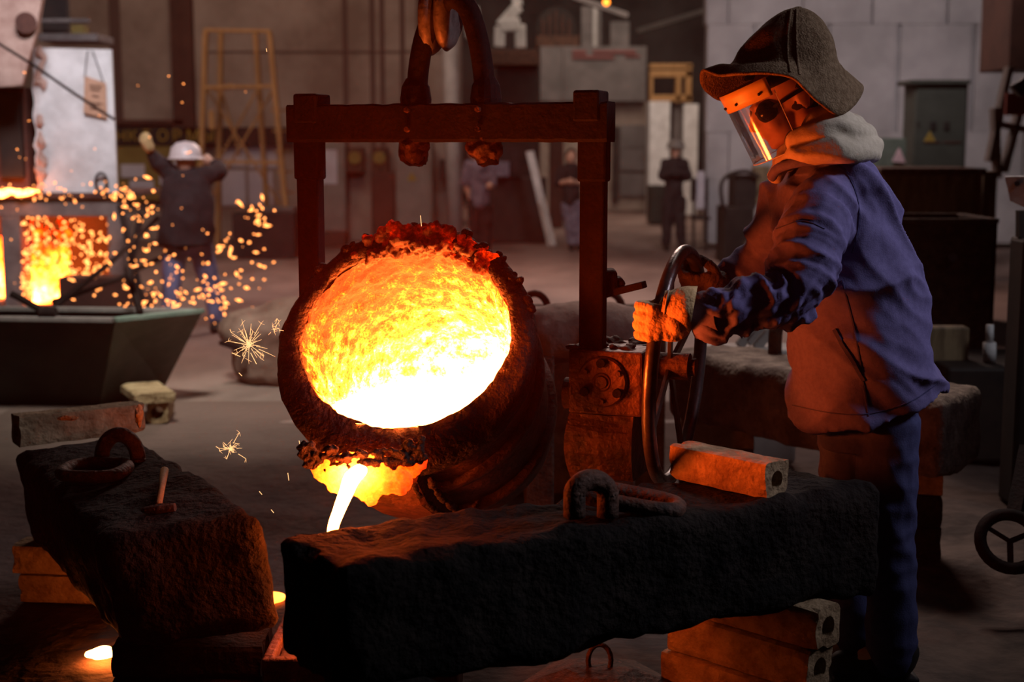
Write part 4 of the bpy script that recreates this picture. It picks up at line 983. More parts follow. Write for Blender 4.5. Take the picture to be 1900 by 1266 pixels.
# skip
s_ = .60; B_ = Z(212, 594, s_); C_ = Z(374, 577, s_); A_ = B_+V((-2.6, .25, 0)); D_ = A_+(C_-B_)
b_ = Z(184, 752, 0); c_ = Z(344, 706, 0); c_ = b_+(c_-b_).normalized()*min((c_-b_).length, (C_-B_).length*1.15); a__ = b_+V((-2.45, .25, 0)); d__ = a__+(c_-b_)
sk = thing('skip', 'large green steel skip with sloping end standing on the sand at left', 'skip', (b_.x-1.2, b_.y+.4, 0))
def panel(pts, m, name, th=.02):
    bm = nb(); bm.faces.new([bm.verts.new(p) for p in pts]); o = obj(name, bm, m, sk); md = o.modifiers.new('t', 'SOLIDIFY'); md.thickness = th; md.offset = 0
panel([A_, B_, b_, a__], M['greend'], 'front_panel'); panel([B_, C_, c_, b_], M['green'], 'end_panel'); panel([C_, D_, d__, c_], M['greend'], 'back_panel'); panel([a__, b_, c_, d__], M['greend'], 'floor_panel')  # one paint in two colours: end panel as lit, the rest as shaded
for p, q in ((A_, B_), (B_, C_), (C_, D_)):
    bm = nb(); bar(bm, p, q, .07, .03, bev=.005); obj('rim_bar', bm, M['green'] if q is not B_ and p is B_ else M['frame'], sk)
for px in (24, 238):
    bm = nb(); tube(bm, smooth_path([Z(px-5, 545, .6)+V((0, .1, .12)) , P(px-2, 500, 8.9), P(px+12, 545, 8.85), P(px+22, 580, 8.8)] if px > 100 else [P(20, 545, 8.8), P(40, 555, 8.8), P(75, 575, 8.75), P(110, 592, 8.75)], 5), .022, 8); obj('hook_arm', bm, M['iron'], sk, smooth=True)
bm = nb(); ball(bm, P(88, 580, 8.72), (.06, .04, .04)); cyl(bm, P(74, 580, 8.7), P(104, 580, 8.7), .035, 12); obj('hinge', bm, M['iron'], sk)
# long bars held by the worker
for i, (p, q, lab) in enumerate(((P(92, 577, 9.3), P(292, 405, 12.2), 'upper of two long iron bars slanting from the skip to the second worker'), (P(100, 560, 9.6), P(300, 478, 12.3), 'lower of two long iron bars slanting from the skip to the second worker'))):
    tag(obj('iron_rod', tube(nb(), [p, p.lerp(q, .5)-V((0, 0, .03)), q], .020, 8), M['iron'], smooth=True), lab, 'rod')
bm = nb(); bar(bm, P(222, 380, 12.6), P(278, 617, 12.6), .05, .05); bar(bm, P(262, 395, 12.6), P(218, 617, 12.6), .05, .05); tag(obj('trestle', bm, M['dark']), 'dark crossed iron trestle between the furnace and the second worker', 'trestle')
tag(px_obj('mould_plate', 110, 515, 232, 572, 12.2, .3, M['redbrown']), 'reddish brown plate standing in front of the furnace mouth', 'plate')
# people of the background
def far_person(name_lab, Y, pose, mats, sc=1.0):
    q = lambda t: P(t[0], t[1], Y+(t[2] if len(t) > 2 else 0))
    pr = thing('person', name_lab, 'person', (q(pose['hip']).x, Y, 0))
    vx = .018
    H = q(pose['head']); sh = q(pose['chest']); hip = q(pose['hip'])
    def foot(t): p = q(t); return V((p.x, p.y, .06))
    arms = pose['arms']; legs = pose['legs']
    bm = nb(); ball(bm, H, (.085, .10, .12)); limb(bm, [H, sh], [.05, .07]); limb(bm, [sh, hip], [.11, .12])
    for a in arms: limb(bm, [q(p) for p in a], [.055, .045, .035][:len(a)] if len(a) < 4 else [.055, .045, .035, .035]); ball(bm, q(a[-1]), (.045, .04, .055))
    for l in legs: limb(bm, [q(l[0]), q(l[1]), foot(l[2])], [.08, .06, .05])
    obj('body', remesh(bm, vx, 2), mats[0], pr)
    bm = nb(); limb(bm, [sh-V((0, 0, .0)), sh.lerp(hip, .5), hip], [.145, .14, .15]); ls = q(arms[0][0]); rs = q(arms[1][0]); limb(bm, [ls, sh, rs], [.085, .13, .085])
    for a in arms: limb(bm, [q(p) for p in a[:pose.get('sleeve', 3)]], [.085, .075, .06][:min(len(a), pose.get('sleeve', 3))])
    obj('jacket' if pose.get('sleeve', 3) > 2 else 'shirt', remesh(bm, vx, 2, lambda p, n: (ridge(p*5)-.5)*.02), mats[1], pr)
    bm = nb(); ball(bm, hip-V((0, 0, .03)), (.16, .13, .12))
    for l in legs: limb(bm, [q(l[0]), q(l[1]), foot(l[2])+V((0, 0, .05))], [.115, .09, .075])
    obj('trousers', remesh(bm, vx, 2, lambda p, n: (ridge(p*6)-.5)*.015), mats[2], pr)
    for l in legs:
        f = foot(l[2]); bm = nb(); limb(bm, [f+V((0, .03, 0)), f+V((pose.get('toe', 0), -.12, -.02))], [.06, .05]); obj('shoe', remesh(bm, vx, 1), M['dark'], pr)
    if 'hat' in pose:
        bm = nb(); c = H+V((0, 0, .03)); lathe(bm, [(.145, 0), (.14, .03), (.125, .09), (.08, .135), (1e-4, .15)], c, Matrix.Identity(3), 24); lathe(bm, [(.14, .0), (.165, -.01), (.165, .0), (.14, .01)], c, Matrix.Identity(3), 24)
        obj('helmet', bm, pose['hat'], pr, smooth=True)
    else:
        bm = nb(); ball(bm, H+V((0, .03, .03)), (.10, .10, .115)); 
        if pose.get('long'): limb(bm, [H+V((0, .06, 0)), H+V((0, .07, -.18))], [.09, .05])
        obj('hair', remesh(bm, vx, 1), M['hair'], pr)
    return pr
p2 = far_person('second worker with a white helmet and raised arm, seen from behind beside the furnace', 12.6, dict(head=(345, 300, 0), chest=(352, 340, 0), hip=(345, 445, 0),
    arms=[[(318, 325, 0), (293, 300, -.05), (284, 288, -.1), (272, 262, -.15)], [(385, 322, 0), (406, 318, .15), (400, 305, .35), (384, 296, .45)]],
    legs=[[(328, 455, .0), (318, 520, -.1), (316, 580, -.2)], [(368, 450, 0), (388, 520, .1), (403, 590, .15)]], hat=M['helmet']), [M['skin'], M['coat'], M['jeans']])
bm = nb(); loft(bm, [(P(346, 322, 12.55), V((.10, 0, 0)), V((0, .08, 0))), (P(346, 335, 12.55), V((.22, 0, 0)), V((0, .13, 0))), (P(346, 380, 12.5), V((.235, 0, 0)), V((0, .16, 0))), (P(346, 455, 12.5), V((.25, 0, 0)), V((0, .19, 0)))], 24); obj('coat_back', remesh(bm, .02, 2, lambda p, n: (ridge(p*4)-.5)*.03), M['coat'], p2)
bm = nb(); ball(bm, P(270, 259, 12.4), (.055, .05, .065)); limb(bm, [P(270, 262, 12.4), P(276, 272, 12.42)], [.05, .05]); obj('work_glove', remesh(bm, .012, 1), M['glove'], p2)
far_person('woman in a dark top and pale trousers standing between the posts of the ladle frame', 22.8, dict(head=(1060, 292), chest=(1060, 318), hip=(1060, 372), sleeve=2,
    arms=[[(1042, 318), (1036, 338), (1058, 336, -.15)], [(1078, 318), (1084, 338), (1060, 337, -.15)]], legs=[[(1053, 380), (1056, 415), (1060, 450)], [(1068, 380), (1070, 415), (1074, 452)]], long=True), [M['skin'], M['coat'], M['plaid']])
far_person('man in a dark uniform and helmet standing by the pale wall panels', 22.8, dict(head=(1254, 278), chest=(1252, 306), hip=(1250, 360),
    arms=[[(1236, 304), (1230, 328), (1246, 322, -.2)], [(1268, 304), (1276, 328), (1258, 322, -.2)]], legs=[[(1242, 372), (1238, 415), (1236, 452)], [(1260, 372), (1262, 415), (1264, 454)]], hat=M['cabg']), [M['skin'], M['coat'], M['coat']])
far_person('bystander in a grey shirt standing in front of the dark workbench', 20.5, dict(head=(880, 282), chest=(888, 310), hip=(890, 372), sleeve=2,
    arms=[[(870, 308), (864, 340), (872, 366)], [(906, 308), (914, 340), (908, 345, -.1)]], legs=[[(882, 385), (882, 425), (884, 458)], [(900, 385), (902, 425), (900, 460)]]), [M['skin'], M['plaid'], M['coat']])
# stepladder tower
YL = 22.5; lad2 = thing('stepladder', 'tall wooden stepladder tower with crossed braces against the brown wall', 'ladder', P(455, 440, YL))
def rail(a, b, w=.14, th=.07, n='rail', dy=0): bm = nb(); bar(bm, P(*a, YL+dy), P(*b, YL+dy), w, th, bev=.005); obj(n, bm, M['wood'], lad2)
for a, b, dy in (((382, 55), (368, 465), 0), ((500, 58), (538, 465), 0), ((410, 58), (404, 460), .7), ((474, 58), (500, 460), .7), ((395, 165), (432, 160), .2)): rail(a, b, dy=dy, n='rail' if dy != .2 else 'brace')
for a, b, dy in (((380, 56), (502, 58), 0), ((380, 162), (512, 160), 0), ((376, 300), (528, 302), 0), ((408, 162), (480, 162), .7)): rail(a, b, .10, .05, 'crossbar', dy)
for a, b, dy in (((384, 165), (520, 380), .3), ((508, 165), (375, 395), .3), ((410, 165), (445, 290), .5), ((478, 165), (405, 300), .5)): rail(a, b, .06, .03, 'brace', dy)
for k in range(6): y = 205+k*38; bm = nb(); bar(bm, P(505+k*3.6, y, YL+.02), P(535+k*2, y, YL+.5), .06, .03); obj('step', bm, M['wood'], lad2)
px_obj('plank', 387, 205, 397, 240, 22.4, .08, M['wood'], lad2)
# boards and cabinets along the brown wall
bn = thing('banner', 'long dark banner with yellow block letters on the brown wall', 'sign', P(378, 268, 25.0))
px_obj('banner_board', 214, 236, 546, 270, 25.0, .05, M['dark'], bn)
for ch_, px in (('H', 224), ('К', 246), ('Т', 272), ('О', 302), ('Р', 328), ('М', 358), ('Ы', 386)):
    text(ch_, P(px, 253, 24.97), .27, M['yellow'], bn, 1.0)
nbd = thing('notice_board', 'olive notice board with white sheets left of the stepladder', 'board', P(300, 350, 24.9))
px_obj('board', 214, 272, 372, 372, 24.95, .05, M['olive'], nbd)
for x0, y0, x1, y1 in ((224, 305, 268, 330), (240, 335, 285, 352), (296, 300, 330, 345)): px_obj('sheet', x0, y0, x1, y1, 24.9, .02, M['paper'], nbd)
for i, (x0, y0, x1, y1) in enumerate(((410, 268, 455, 310), (462, 268, 512, 312), (412, 316, 455, 382), (462, 318, 505, 382))):
    tag(px_obj('poster', x0, y0, x1, y1, 25.17, .03, M['paper']), ['upper left', 'upper right', 'lower left', 'lower right'][i]+' of four pale posters on the wall behind the stepladder', 'poster', 'posters behind the stepladder')
def cabinet(name, label, x0, y0, x1, y1, Y, dep, m, tri=None, cat='cabinet', fl=True, win=None):
    a = P(x0, y1, Y); t = thing(name, label, cat, ((a.x+P(x1, y1, Y).x)/2, Y, 0 if fl else a.z))
    obj('case', px_box(nb(), x0, y0, x1, y1, Y, dep, .02), m, t)
    obj('door', px_box(nb(), x0+3, y0+5, x1-3, y1-4, Y-.025, .03, .008), m, t)
    if tri: triangle_sign(t, tri[0], tri[1], Y-.03, tri[2])
    return t
c1_ = cabinet('electric_cabinet', 'grey electric cabinet with a white sheet, left of the two gauges', 592, 266, 640, 448, 24.6, .4, M['cabg']); px_obj('sheet', 596, 278, 625, 342, 24.56, .01, M['paper'], c1_)
cabinet('electric_cabinet', 'grey cabinet with a yellow triangle beside the white pipe', 735, 262, 803, 448, 24.6, .4, M['cabg'], (764, 330, .095))
cabinet('electric_cabinet', 'narrow dark cabinet between the gauges and the triangle cabinet', 690, 320, 733, 448, 24.6, .4, M['redbrown'])
for i, px in enumerate((658, 704)):
    t = thing('pressure_gauge', ['left', 'right'][i]+' of two brown meter boxes above the narrow dark cabinet', 'meter', P(px, 320, 24.8))
    px_obj('meter_box', px-15, 273, px+15, 320, 24.8, .3, M['rust'], t); bm = nb(); cyl(bm, P(px, 293, 24.8), P(px, 293, 24.75), .11, 18); obj('dial', bm, M['olive'], t)
tag(px_obj('wall_box', 815, 296, 838, 335, 24.7, .25, M['dark']), 'small dark wall box between the triangle cabinet and the white pipe', 'box')
for i, (x0, y0, x1, y1, m, lab) in enumerate(((430, 395, 545, 520, 'dark', 'dark low bench beneath the posters'), (592, 432, 640, 470, 'redbrown', 'low brown crate under the sheeted cabinet'), (480, 385, 545, 398, 'grey', 'grey shelf board beside the ladder foot'))):
    if i < 2: t = obj('bench' if i == 0 else 'crate', to_floor(x0, y0, x1, 21 if i == 0 else 23.5, .6), M[m])
    else: t = px_obj('shelf_board', x0, y0, x1, y1, 22, .5, M[m])
    tag(t, lab, ['bench', 'crate', 'shelf'][i])
# ================================================================== CENTRE: THE FAR HALL
hut = thing('control_cabin', 'large grey sheet-metal cabin with faded red marks in the far hall', 'cabin', P(1110, 374, 40))
px_obj('upper_body', 1002, 86, 1200, 188, 36, 3, M['grey'], hut); px_obj('lower_body', 1002, 188, 1202, 391, 36.4, 2.6, M['plaster'], hut)
for y in (232, 275, 322): px_obj('masonry_course', 1150, y, 1203, y+42, 36.3, .1, M['grey'], hut)
px_obj('edge_strip', 1044, 86, 1050, 188, 35.95, .05, M['grey'], hut); px_obj('doorway', 1136, 234, 1149, 372, 36.2, .3, M['dark'], hut)
for x0, y0, x1, y1 in ((1062, 93, 1088, 100), (1062, 103, 1140, 109), (1100, 93, 1180, 99), (1160, 102, 1188, 106)): px_obj('faded_mark', x0, y0, x1, y1, 35.94, .02, M['mark'], hut)
for i, (x0, y0, x1, y1, Y, m, n, lab, cat) in enumerate((
    (1203, 188, 1244, 405, 34, 'white', 'partition', 'tall white partition right of the grey cabin', 'partition'),
    (1266, 193, 1296, 399, 34, 'white', 'partition', 'white partition beside the pale block wall', 'partition'),
    (1246, 196, 1264, 398, 34.3, 'grey', 'partition', 'grey partition between the two white ones', 'partition'),
    (1206, 345, 1236, 416, 30, 'greend', 'steel_bin', 'dark green bin beside the uniformed man', 'bin'),
    (922, 120, 1000, 416, 30, 'dark', 'machine_frame', 'dark machine housing behind the hanging shackle', 'machine'),
    (905, 330, 1015, 449, 24.5, 'dark', 'workbench', 'dark workbench in the middle of the hall', 'bench'),
    (930, 270, 965, 330, 24.4, 'coat', 'motor', 'dark motor standing on the workbench', 'motor'),
    (1020, 188, 1046, 421, 29, 'redbrown', 'locker', 'brown locker behind the leaning white board', 'locker'),
    (915, 300, 945, 328, 24.2, 'plaid', 'small_tank', 'greyish tank beside the motor on the workbench', 'tank'))):
    o = px_obj(n, x0, y0, x1, y1, Y, .8, M[m]); tag(o, lab, cat)
    if y1 > 340 or n in ('machine_frame',): pass
bm = nb(); p = [P(976, 282, 23.6), P(990, 280, 23.6), P(1030, 455, 23.4), P(1016, 457, 23.4)]
f = bm.faces.new([bm.verts.new(q) for q in p]); o = obj('leaning_board', bm, M['white']); md = o.modifiers.new('t', 'SOLIDIFY'); md.thickness = .04; tag(o, 'white board leaning beside the workbench in the hall', 'board')
bm = nb(); p = [P(1002, 368, 23.3), P(1011, 366, 23.3), P(1032, 455, 23.2), P(1022, 458, 23.2)]; f = bm.faces.new([bm.verts.new(q) for q in p]); o = obj('leaning_board', bm, M['whitepipe']); md = o.modifiers.new('t', 'SOLIDIFY'); md.thickness = .04; tag(o, 'short pale board end at the foot of the leaning white board', 'board')
# duct with white branches
du = thing('duct', 'branching pale duct above the dark machine housing', 'duct', P(945, 90, 30))
for a, b, w in (((955, -10), (962, 12), .12), ((962, 12), (928, 50), .15), ((928, 50), (926, 88), .14), ((928, 48), (965, 46), .16), ((965, 46), (966, 90), .14), ((872, 15), (880, 70), .22)):
    bm = nb(); bar(bm, P(*a, 30), P(*b, 30), w*1.6, w*1.6, bev=.02); obj('duct_arm', bm, M['whitepipe'], du)
px_obj('deck', 880, 92, 1000, 120, 29.5, 1.5, M['rust'], du)
fan = thing('fan_housing', 'dark ribbed round fan housing on top of the machines', 'fan', P(1035, 80, 31))
bm = nb(); cyl(bm, P(1032, 50, 37), P(1032, 50, 37.8), .50, 22); obj('drum', bm, M['dark'], fan)
for k in range(5): px_obj('fin', 1005+k*12, 20+abs(k-2)*8, 1010+k*12, 80, 36.9, .1, M['redbrown'], fan)
px_obj('base', 995, 66, 1075, 88, 36.8, 1.2, M['rust'], fan)
bx = thing('air_handler', 'grey metal air duct box left of the orange lamp', 'duct', P(1095, 70, 32))
px_obj('duct_box', 1078, 12, 1116, 88, 37.2, 1, M['grey'], bx); px_obj('flange', 1100, 12, 1108, 88, 37.1, .2, M['whitepipe'], bx)
tag(px_obj('grey_tank', 1132, 40, 1168, 91, 37.2, .8, M['grey']), 'grey box tank right of the air duct box', 'tank')
for i, (a, b, lab) in enumerate((((1062, -6), (1165, 30), 'pale overhead beam passing below the orange lamp'), ((1180, 60), (1310, 20), 'thin dark overhead beam near the pale block wall'))):
    bm = nb(); bar(bm, P(*a, 33), P(*b, 33), .22, .12, bev=.02); tag(obj('overhead_beam', bm, M['grey'] if i == 0 else M['dark']), lab, 'beam')
bm = nb(); ball(bm, P(1125, 4, 31.5), .07); tag(obj('warning_lamp', bm, M['lamp'], smooth=True), 'small glowing orange lamp high in the far hall', 'lamp')
pal = thing('wooden_crate', 'open timber crate stacked above the white panels', 'crate', P(1245, 190, 33))
for x0, y0, x1, y1 in ((1206, 118, 1285, 127), (1206, 130, 1284, 143), (1206, 176, 1284, 188), (1254, 143, 1264, 190), (1272, 120, 1284, 190), (1206, 143, 1212, 176)): px_obj('plank', x0, y0, x1, y1, 34.1, .35, M['wood'], pal)
ch_t = thing('chair', 'dark chair with a red and white jacket on it beside the block wall', 'chair', (P(1295, 450, 22.5).x, 22.5, 0))
for px in (1288, 1312):
    for dy in (0, .45): bm = nb(); q = P(px, 390, 22.5+dy); bar(bm, V((q.x, q.y, 0)), V((q.x-.01, q.y, .52 if dy == 0 else 1.15)), .04, .04); obj('leg', bm, M['dark'], ch_t)
q = P(1300, 392, 22.7); obj('seat', box(nb(), (q.x, 22.72, .52), (.26, .5, .05), None, .01), M['dark'], ch_t); obj('backrest', box(nb(), (q.x, 22.98, .95), (.26, .04, .35), None, .01), M['dark'], ch_t)
tag(px_obj('draped_jacket', 1292, 318, 1308, 388, 22.9, .06, M['paper']), 'pale cloth draped over the dark chair', 'cloth')
# ================================================================== RIGHT: CABINET, TANKS
t = cabinet('control_cabinet', 'green-grey control cabinet with two windows and a yellow triangle on the block wall', 1692, 152, 1798, 316, 18, .5, M['cab'], (1725, 256, .085), fl=False)
for x in (1732, 1757): px_obj('meter_window', x-6, 226, x+6, 242, 17.95, .02, M['dark'], t)
px_obj('cabinet_roof', 1688, 148, 1802, 156, 17.9, .6, M['cab'], t); px_obj('plate', 1715, 262, 1745, 266, 17.96, .01, M['redbrown'], t); px_obj('plate', 1750, 262, 1784, 266, 17.96, .01, M['redbrown'], t)
px_obj('lock', 1702, 226, 1706, 236, 17.95, .02, M['dark'], t)
obj('pedestal', to_floor(1695, 312, 1795, 18.05, .4), M['cab'], t)
gb2 = thing('green_box', 'pale green box behind the man\'s shoulder with a pink cloth over it', 'box', (P(1655, 300, 17.5).x, 17.5, 0)); obj('box_body', to_floor(1625, 256, 1682, 17.5, .6), M['green'], gb2)
bm = nb(); p = [P(1672, 274, 17.4), P(1684, 303, 17.38), P(1658, 300, 17.36)]; bm.faces.new([bm.verts.new(q+V((0, .09, 0))) for q in p]); bmesh.ops.subdivide_edges(bm, edges=bm.edges[:], cuts=3)
for v in bm.verts: v.co.y += noise.noise(v.co*6)*.04
o = obj('pink_cloth', bm, M['pink']); md = o.modifiers.new('t', 'SOLIDIFY'); md.thickness = .01; tag(o, 'pink rag hanging on the green box', 'cloth')
tk = thing('water_tank', 'brown steel tank in front of the control cabinet', 'tank', (P(1740, 400, 13).x, 13, 0))
obj('tank_body', to_floor(1640, 324, 1822, 13, .9), M['brownbox'], tk); px_obj('tank_lip', 1634, 312, 1832, 326, 12.93, 1.05, M['rust'], tk); px_obj('corner_post', 1815, 318, 1824, 402, 12.9, .1, M['rust'], tk)
tag(obj('steel_column', to_floor(1826, 318, 1852, 13.4, .5), M['brownbox']), 'narrow brown column right of the brown tank', 'column')
dk = thing('dark_bin', 'open dark steel bin behind the man with light catching its rim', 'bin', (P(1765, 500, 8.8).x, 8.8, 0))
tz = P(1765, 410, 8.8).z; x0 = P(1660, 410, 8.8).x; x1 = P(1846, 410, 8.8).x
for (a, b, c, d) in ((x0, 8.8, x1, 8.8), (x0, 9.5, x1, 9.5), (x1, 8.8, x1, 9.5), (x0, 8.8, x0, 9.5)):
    bm = nb(); box(bm, ((a+c)/2, (b+d)/2, tz/2), (abs(c-a)+.03, abs(d-b)+.03, tz), None, .005); obj('bin_side', bm, M['rust'], dk)
for a, b in (((x0, 8.79), (x1, 8.79)), ((x1, 8.79), (x1, 9.5)), ((x0, 9.5), (x1, 9.5))): bm = nb(); bar(bm, V((a[0], a[1], tz)), V((b[0], b[1], tz)), .05, .03, bev=.004); obj('bin_rim', bm, M['rust'], dk)
bm = nb(); cyl(bm, P(1768, 478, 8.79), P(1768, 478, 8.70), .028, 12); obj('bolt', bm, M['steel'], dk)
tag(obj('timber_panel', to_floor(1690, 608, 1800, 7.6, .12), M['brownbox']), 'brown sheet standing below the dark bin', 'sheet')
ma = thing('dark_machine', 'black machine with a curved handle in front of the block wall', 'machine', (P(1385, 460, 20).x, 20, 0))
obj('machine_base', to_floor(1345, 385, 1400, 20, .8), M['dark'], ma); px_obj('machine_top', 1362, 325, 1405, 388, 20.1, .6, M['dark'], ma)
bm = nb(); tube(bm, smooth_path([P(1342, 388, 20), P(1338, 345, 20), P(1352, 325, 20), P(1385, 318, 20), P(1410, 330, 20)], 5), .028, 8); obj('handle', bm, M['dark'], ma, smooth=True)
tag(px_obj('brown_board', 1400, 308, 1430, 380, 20.3, .3, M['brownbox']), 'brown board standing beside the black machine', 'board')
tag(obj('scrap_pile', roughblock(nb(), (P(1400, 460, 17).x, 17, 0), (.9, 0, 0), (0, .8, 0), (0, 0, .45), .12, .08, .06, 6), M['rust']), 'rusty scrap pile on the floor behind the outstretched arm', 'scrap')
# rack, red box, nozzle and plate at the right edge
rk = thing('steel_trestle', 'grey leaning steel frame at the right edge of the hall', 'frame', (P(1860, 400, 15).x, 15, 0))
for a, b in (((1872, 125), (1835, 300)), ((1905, 150), (1862, 320)), ((1845, 200), (1850, 330)), ((1850, 230), (1900, 240))): bm = nb(); bar(bm, P(*a, 15), P(*b, 15), .16, .06, bev=.01); obj('strut', bm, M['grey'], rk)
bm = nb(); q = P(1845, 320, 15); bar(bm, q, V((q.x, q.y, 0)), .1, .1); obj('strut', bm, M['dark'], rk)
tag(px_obj('red_box', 1871, -40, 1990, 127, 16, 1, M['redbrown']), 'red-brown box hanging in the top right corner', 'box')
tag(px_obj('red_sign', 1866, 172, 1930, 214, 14.6, .05, M['red']), 'dull red sign at the right edge', 'sign')
bm = nb(); cyl(bm, P(1888, 168, 9), P(1925, 140, 9), .045, 16); cyl(bm, P(1885, 171, 9), P(1890, 166, 9), .052, 16); tag(obj('black_nozzle', bm, M['blackp'], smooth=True), 'black tubular nozzle poking in at the right edge', 'nozzle')
wp = thing('white_plate', 'white angled metal plate with a round bolt at the right edge', 'plate', P(1890, 380, 6.4))
bm = nb(); p = [P(1866, 327, 6.4), P(1960, 325, 6.3), P(1960, 400, 6.3), P(1898, 382, 6.38), P(1876, 372, 6.4)]; bm.faces.new([bm.verts.new(q) for q in p]); o = obj('plate', bm, M['white'], wp); md = o.modifiers.new('t', 'SOLIDIFY'); md.thickness = .02
bm = nb(); cyl(bm, P(1887, 341, 6.39), P(1887, 341, 6.33), .012, 14); obj('bolt', bm, M['steel'], wp)
bm = nb(); q = P(1895, 440, 6.5); box(bm, (q.x+.06, 6.5, q.z/2), (.16, .2, q.z), None, .02); bar(bm, P(1898, 390, 6.5), P(1898, 440, 6.5), .05, .05); obj('stand', bm, M['dark'], wp)
lt = thing('white_canister', 'small bright white canister standing on the dark machinery at right', 'canister', P(1836, 672, 7.5))
bm = nb(); cyl(bm, P(1836, 672, 7.5), P(1836, 636, 7.5), .034, 16); obj('canister_body', bm, M['white'], lt, smooth=True); bm = nb(); cyl(bm, P(1836, 636, 7.5), P(1837, 603, 7.5), .020, 14); obj('neck', bm, M['white'], lt, smooth=True)
q = P(1836, 704, 7.5); tag(obj('steel_table', box(nb(), (q.x+.35, 7.7, .60/1.0*.0+P(1836, 674, 7.5).z/2), (1.25, .7, P(1836, 674, 7.5).z), None, .02), M['dark']), 'black steel bench carrying the white canister', 'bench')
wr = thing('rusty_wheel', 'dark red iron wheel leaning near the bottom right corner', 'wheel', P(1868, 1045, 4.9))
c = P(1874, 1005, 4.9); bm = nb(); tube(bm, [c+V((.105*math.cos(q), .05*math.sin(q), .085*math.sin(q))) for q in [2*PI*k/28 for k in range(28)]], .022, 12, closed=True); obj('wheel_rim', bm, M['iron'], wr, smooth=True)
for q in (.4, 2.5, 4.6): bm = nb(); bar(bm, c, c+V((.1*math.cos(q), .05*math.sin(q), .08*math.sin(q))), .02, .012); obj('spoke', bm, M['iron'], wr)
bm = nb(); bar(bm, P(1905, 830, 5.2), P(1880, 960, 5.0), .05, .03); obj('bracket', bm, M['iron'], wr)
bm = nb(); bar(bm, c-V((0, 0, .08)), V((c.x, c.y, 0)), .06, .06); obj('foot', bm, M['iron'], wr)
# ================================================================== SPARKS
def spark_cloud(name, n, pos, r0, r1, m, label, stretch=1.5):
    bm = nb()
    for k in range(n):
        c = pos(); r = random.uniform(r0, r1); d = V((random.gauss(0, 1), random.gauss(0, 1), random.gauss(0, .6))).normalized(); R = basis(d); s = stretch**random.uniform(0, 2)
        vs = [bm.verts.new(c+R @ V(q)*r) for q in ((1, 0, 0), (0, 1, 0), (-1, 0, 0), (0, -1, 0), (0, 0, s), (0, 0, -s))]
        for a, b in ((0, 1), (1, 2), (2, 3), (3, 0)): bm.faces.new((vs[a], vs[b], vs[4])); bm.faces.new((vs[b], vs[a], vs[5]))
    o = obj(name, bm, m); tag(o, label, 'sparks', kind='stuff'); return o
def in_mouth():
    px = 40+random.random()**1.3*165; py = 400+random.random()**.8*165; return P(px, py, random.uniform(12.4, 13.6))
def around():
    c = random.choice(((255, 400, 45), (250, 470, 45), (300, 520, 60), (350, 540, 50), (420, 470, 55), (400, 560, 40), (240, 360, 40), (200, 540, 60), (470, 400, 30), (440, 500, 50), (330, 560, 40), (270, 560, 40)))
    return P(random.gauss(c[0], c[2]*.6), min(600, random.gauss(c[1], c[2]*.6)), random.uniform(10.5, 12.3))
def top_(): return P(random.uniform(0, 240), random.gauss(358, 10), random.uniform(12.2, 12.8))
def high(): return P(random.uniform(0, 520), random.uniform(120, 600), random.uniform(10, 12.4))
spark_cloud('furnace_sparks', 430, in_mouth, .006, .016, M['spark'], 'dense shower of glowing sparks inside the furnace mouth')
spark_cloud('flying_sparks', 260, around, .005, .014, M['spark'], 'orange sparks flying around the second worker', 1.9)
spark_cloud('top_sparks', 60, top_, .006, .013, M['spark'], 'sparks and drops along the top edge of the furnace')
spark_cloud('stray_sparks', 46, high, .003, .006, M['spark'], 'a few stray sparks drifting above the skip and furnace', 2.0)
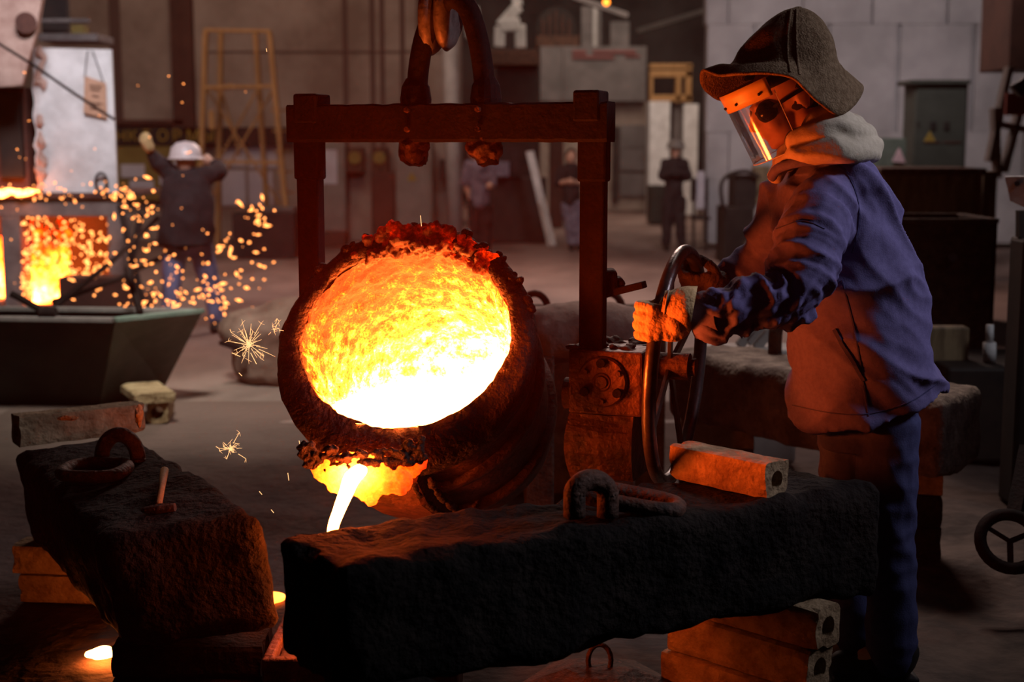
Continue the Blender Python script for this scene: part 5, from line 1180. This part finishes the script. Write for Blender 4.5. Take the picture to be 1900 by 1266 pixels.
def burst(name, cx, cy, Y, n, R0, label, seed, asym=(1, 1)):
    rnd = random.Random(seed); bm = nb()
    def seg(a, b, r): tube(bm, [a, a.lerp(b, .5)+V((0, 0, .0006)), b], [r, r*.8, r*.45], 5)
    for k in range(n):
        a = rnd.uniform(0, 2*PI); L = R0*(rnd.random()**1.8)*(1 if rnd.random() < .8 else 1.7); s0 = L*rnd.uniform(0, .55)
        x0, y0 = cx+math.cos(a)*s0*asym[0], cy-math.sin(a)*s0*asym[1]; x1, y1 = cx+math.cos(a)*L*asym[0], cy-math.sin(a)*L*asym[1]
        dy = rnd.uniform(-.08, .08); p0 = P(x0, y0, Y+dy); p1 = P(x1, y1, Y+dy); seg(p0, p1, .0010)
        if rnd.random() < .45:
            for j in range(3): q = rnd.uniform(0, 2*PI); seg(p1, P(x1+7*math.cos(q), y1+7*math.sin(q), Y+dy), .0006)
    o = obj(name, bm, M['sparkhot']); return tag(o, label, 'sparks', kind='stuff')
burst('spark_burst', 462, 640, 4.35, 62, 42, 'branching star burst of sparks just left of the ladle rim', 3, (1.0, .95))
burst('spark_burst', 508, 612, 4.3, 9, 24, 'small fork of sparks at the left edge of the ladle rim', 5)
burst('spark_burst', 427, 833, 4.35, 34, 22, 'small star burst of sparks above the far end of the left block', 9, (1.1, 1))
bm = nb()
for x0, y0, x1, y1 in ((780, 400, 782, 420), (555, 818, 557, 832), (534, 878, 536, 892), (533, 670, 538, 682), (481, 912, 486, 918), (503, 946, 508, 952), (528, 702, 534, 712), (538, 710, 546, 714), (443, 692, 449, 698), (494, 90, 495, 96), (465, 655, 476, 676), (430, 655, 446, 662)):
    tube(bm, [P(x0, y0, 4.35), P(x1, y1, 4.35)], .0011, 5)
tag(obj('spark_streaks', bm, M['sparkhot']), 'scattered thin spark streaks around the ladle', 'sparks', kind='stuff')
# ================================================================== thin red volume put in for the veiling glare round the ladle
sm = bpy.data.materials.new('glare_haze_mat'); nt, N, L = nodes(sm); N.remove(N['Principled BSDF'])
vs2 = N.new('ShaderNodeVolumeScatter'); vs2.inputs['Color'].default_value = (1, .22, .12, 1); vs2.inputs['Density'].default_value = .0055; vs2.inputs['Anisotropy'].default_value = .2
L.new(vs2.outputs[0], N['Material Output'].inputs['Volume'])
bm = nb(); box(bm, (-.25, 4.9, 1.3), (3.3, 2.7, 2.3)); glare_o = obj('glare_haze', bm, sm); tag(glare_o, 'thin red haze added to imitate the lens glare around the glowing ladle', 'glare_haze', kind='stuff')
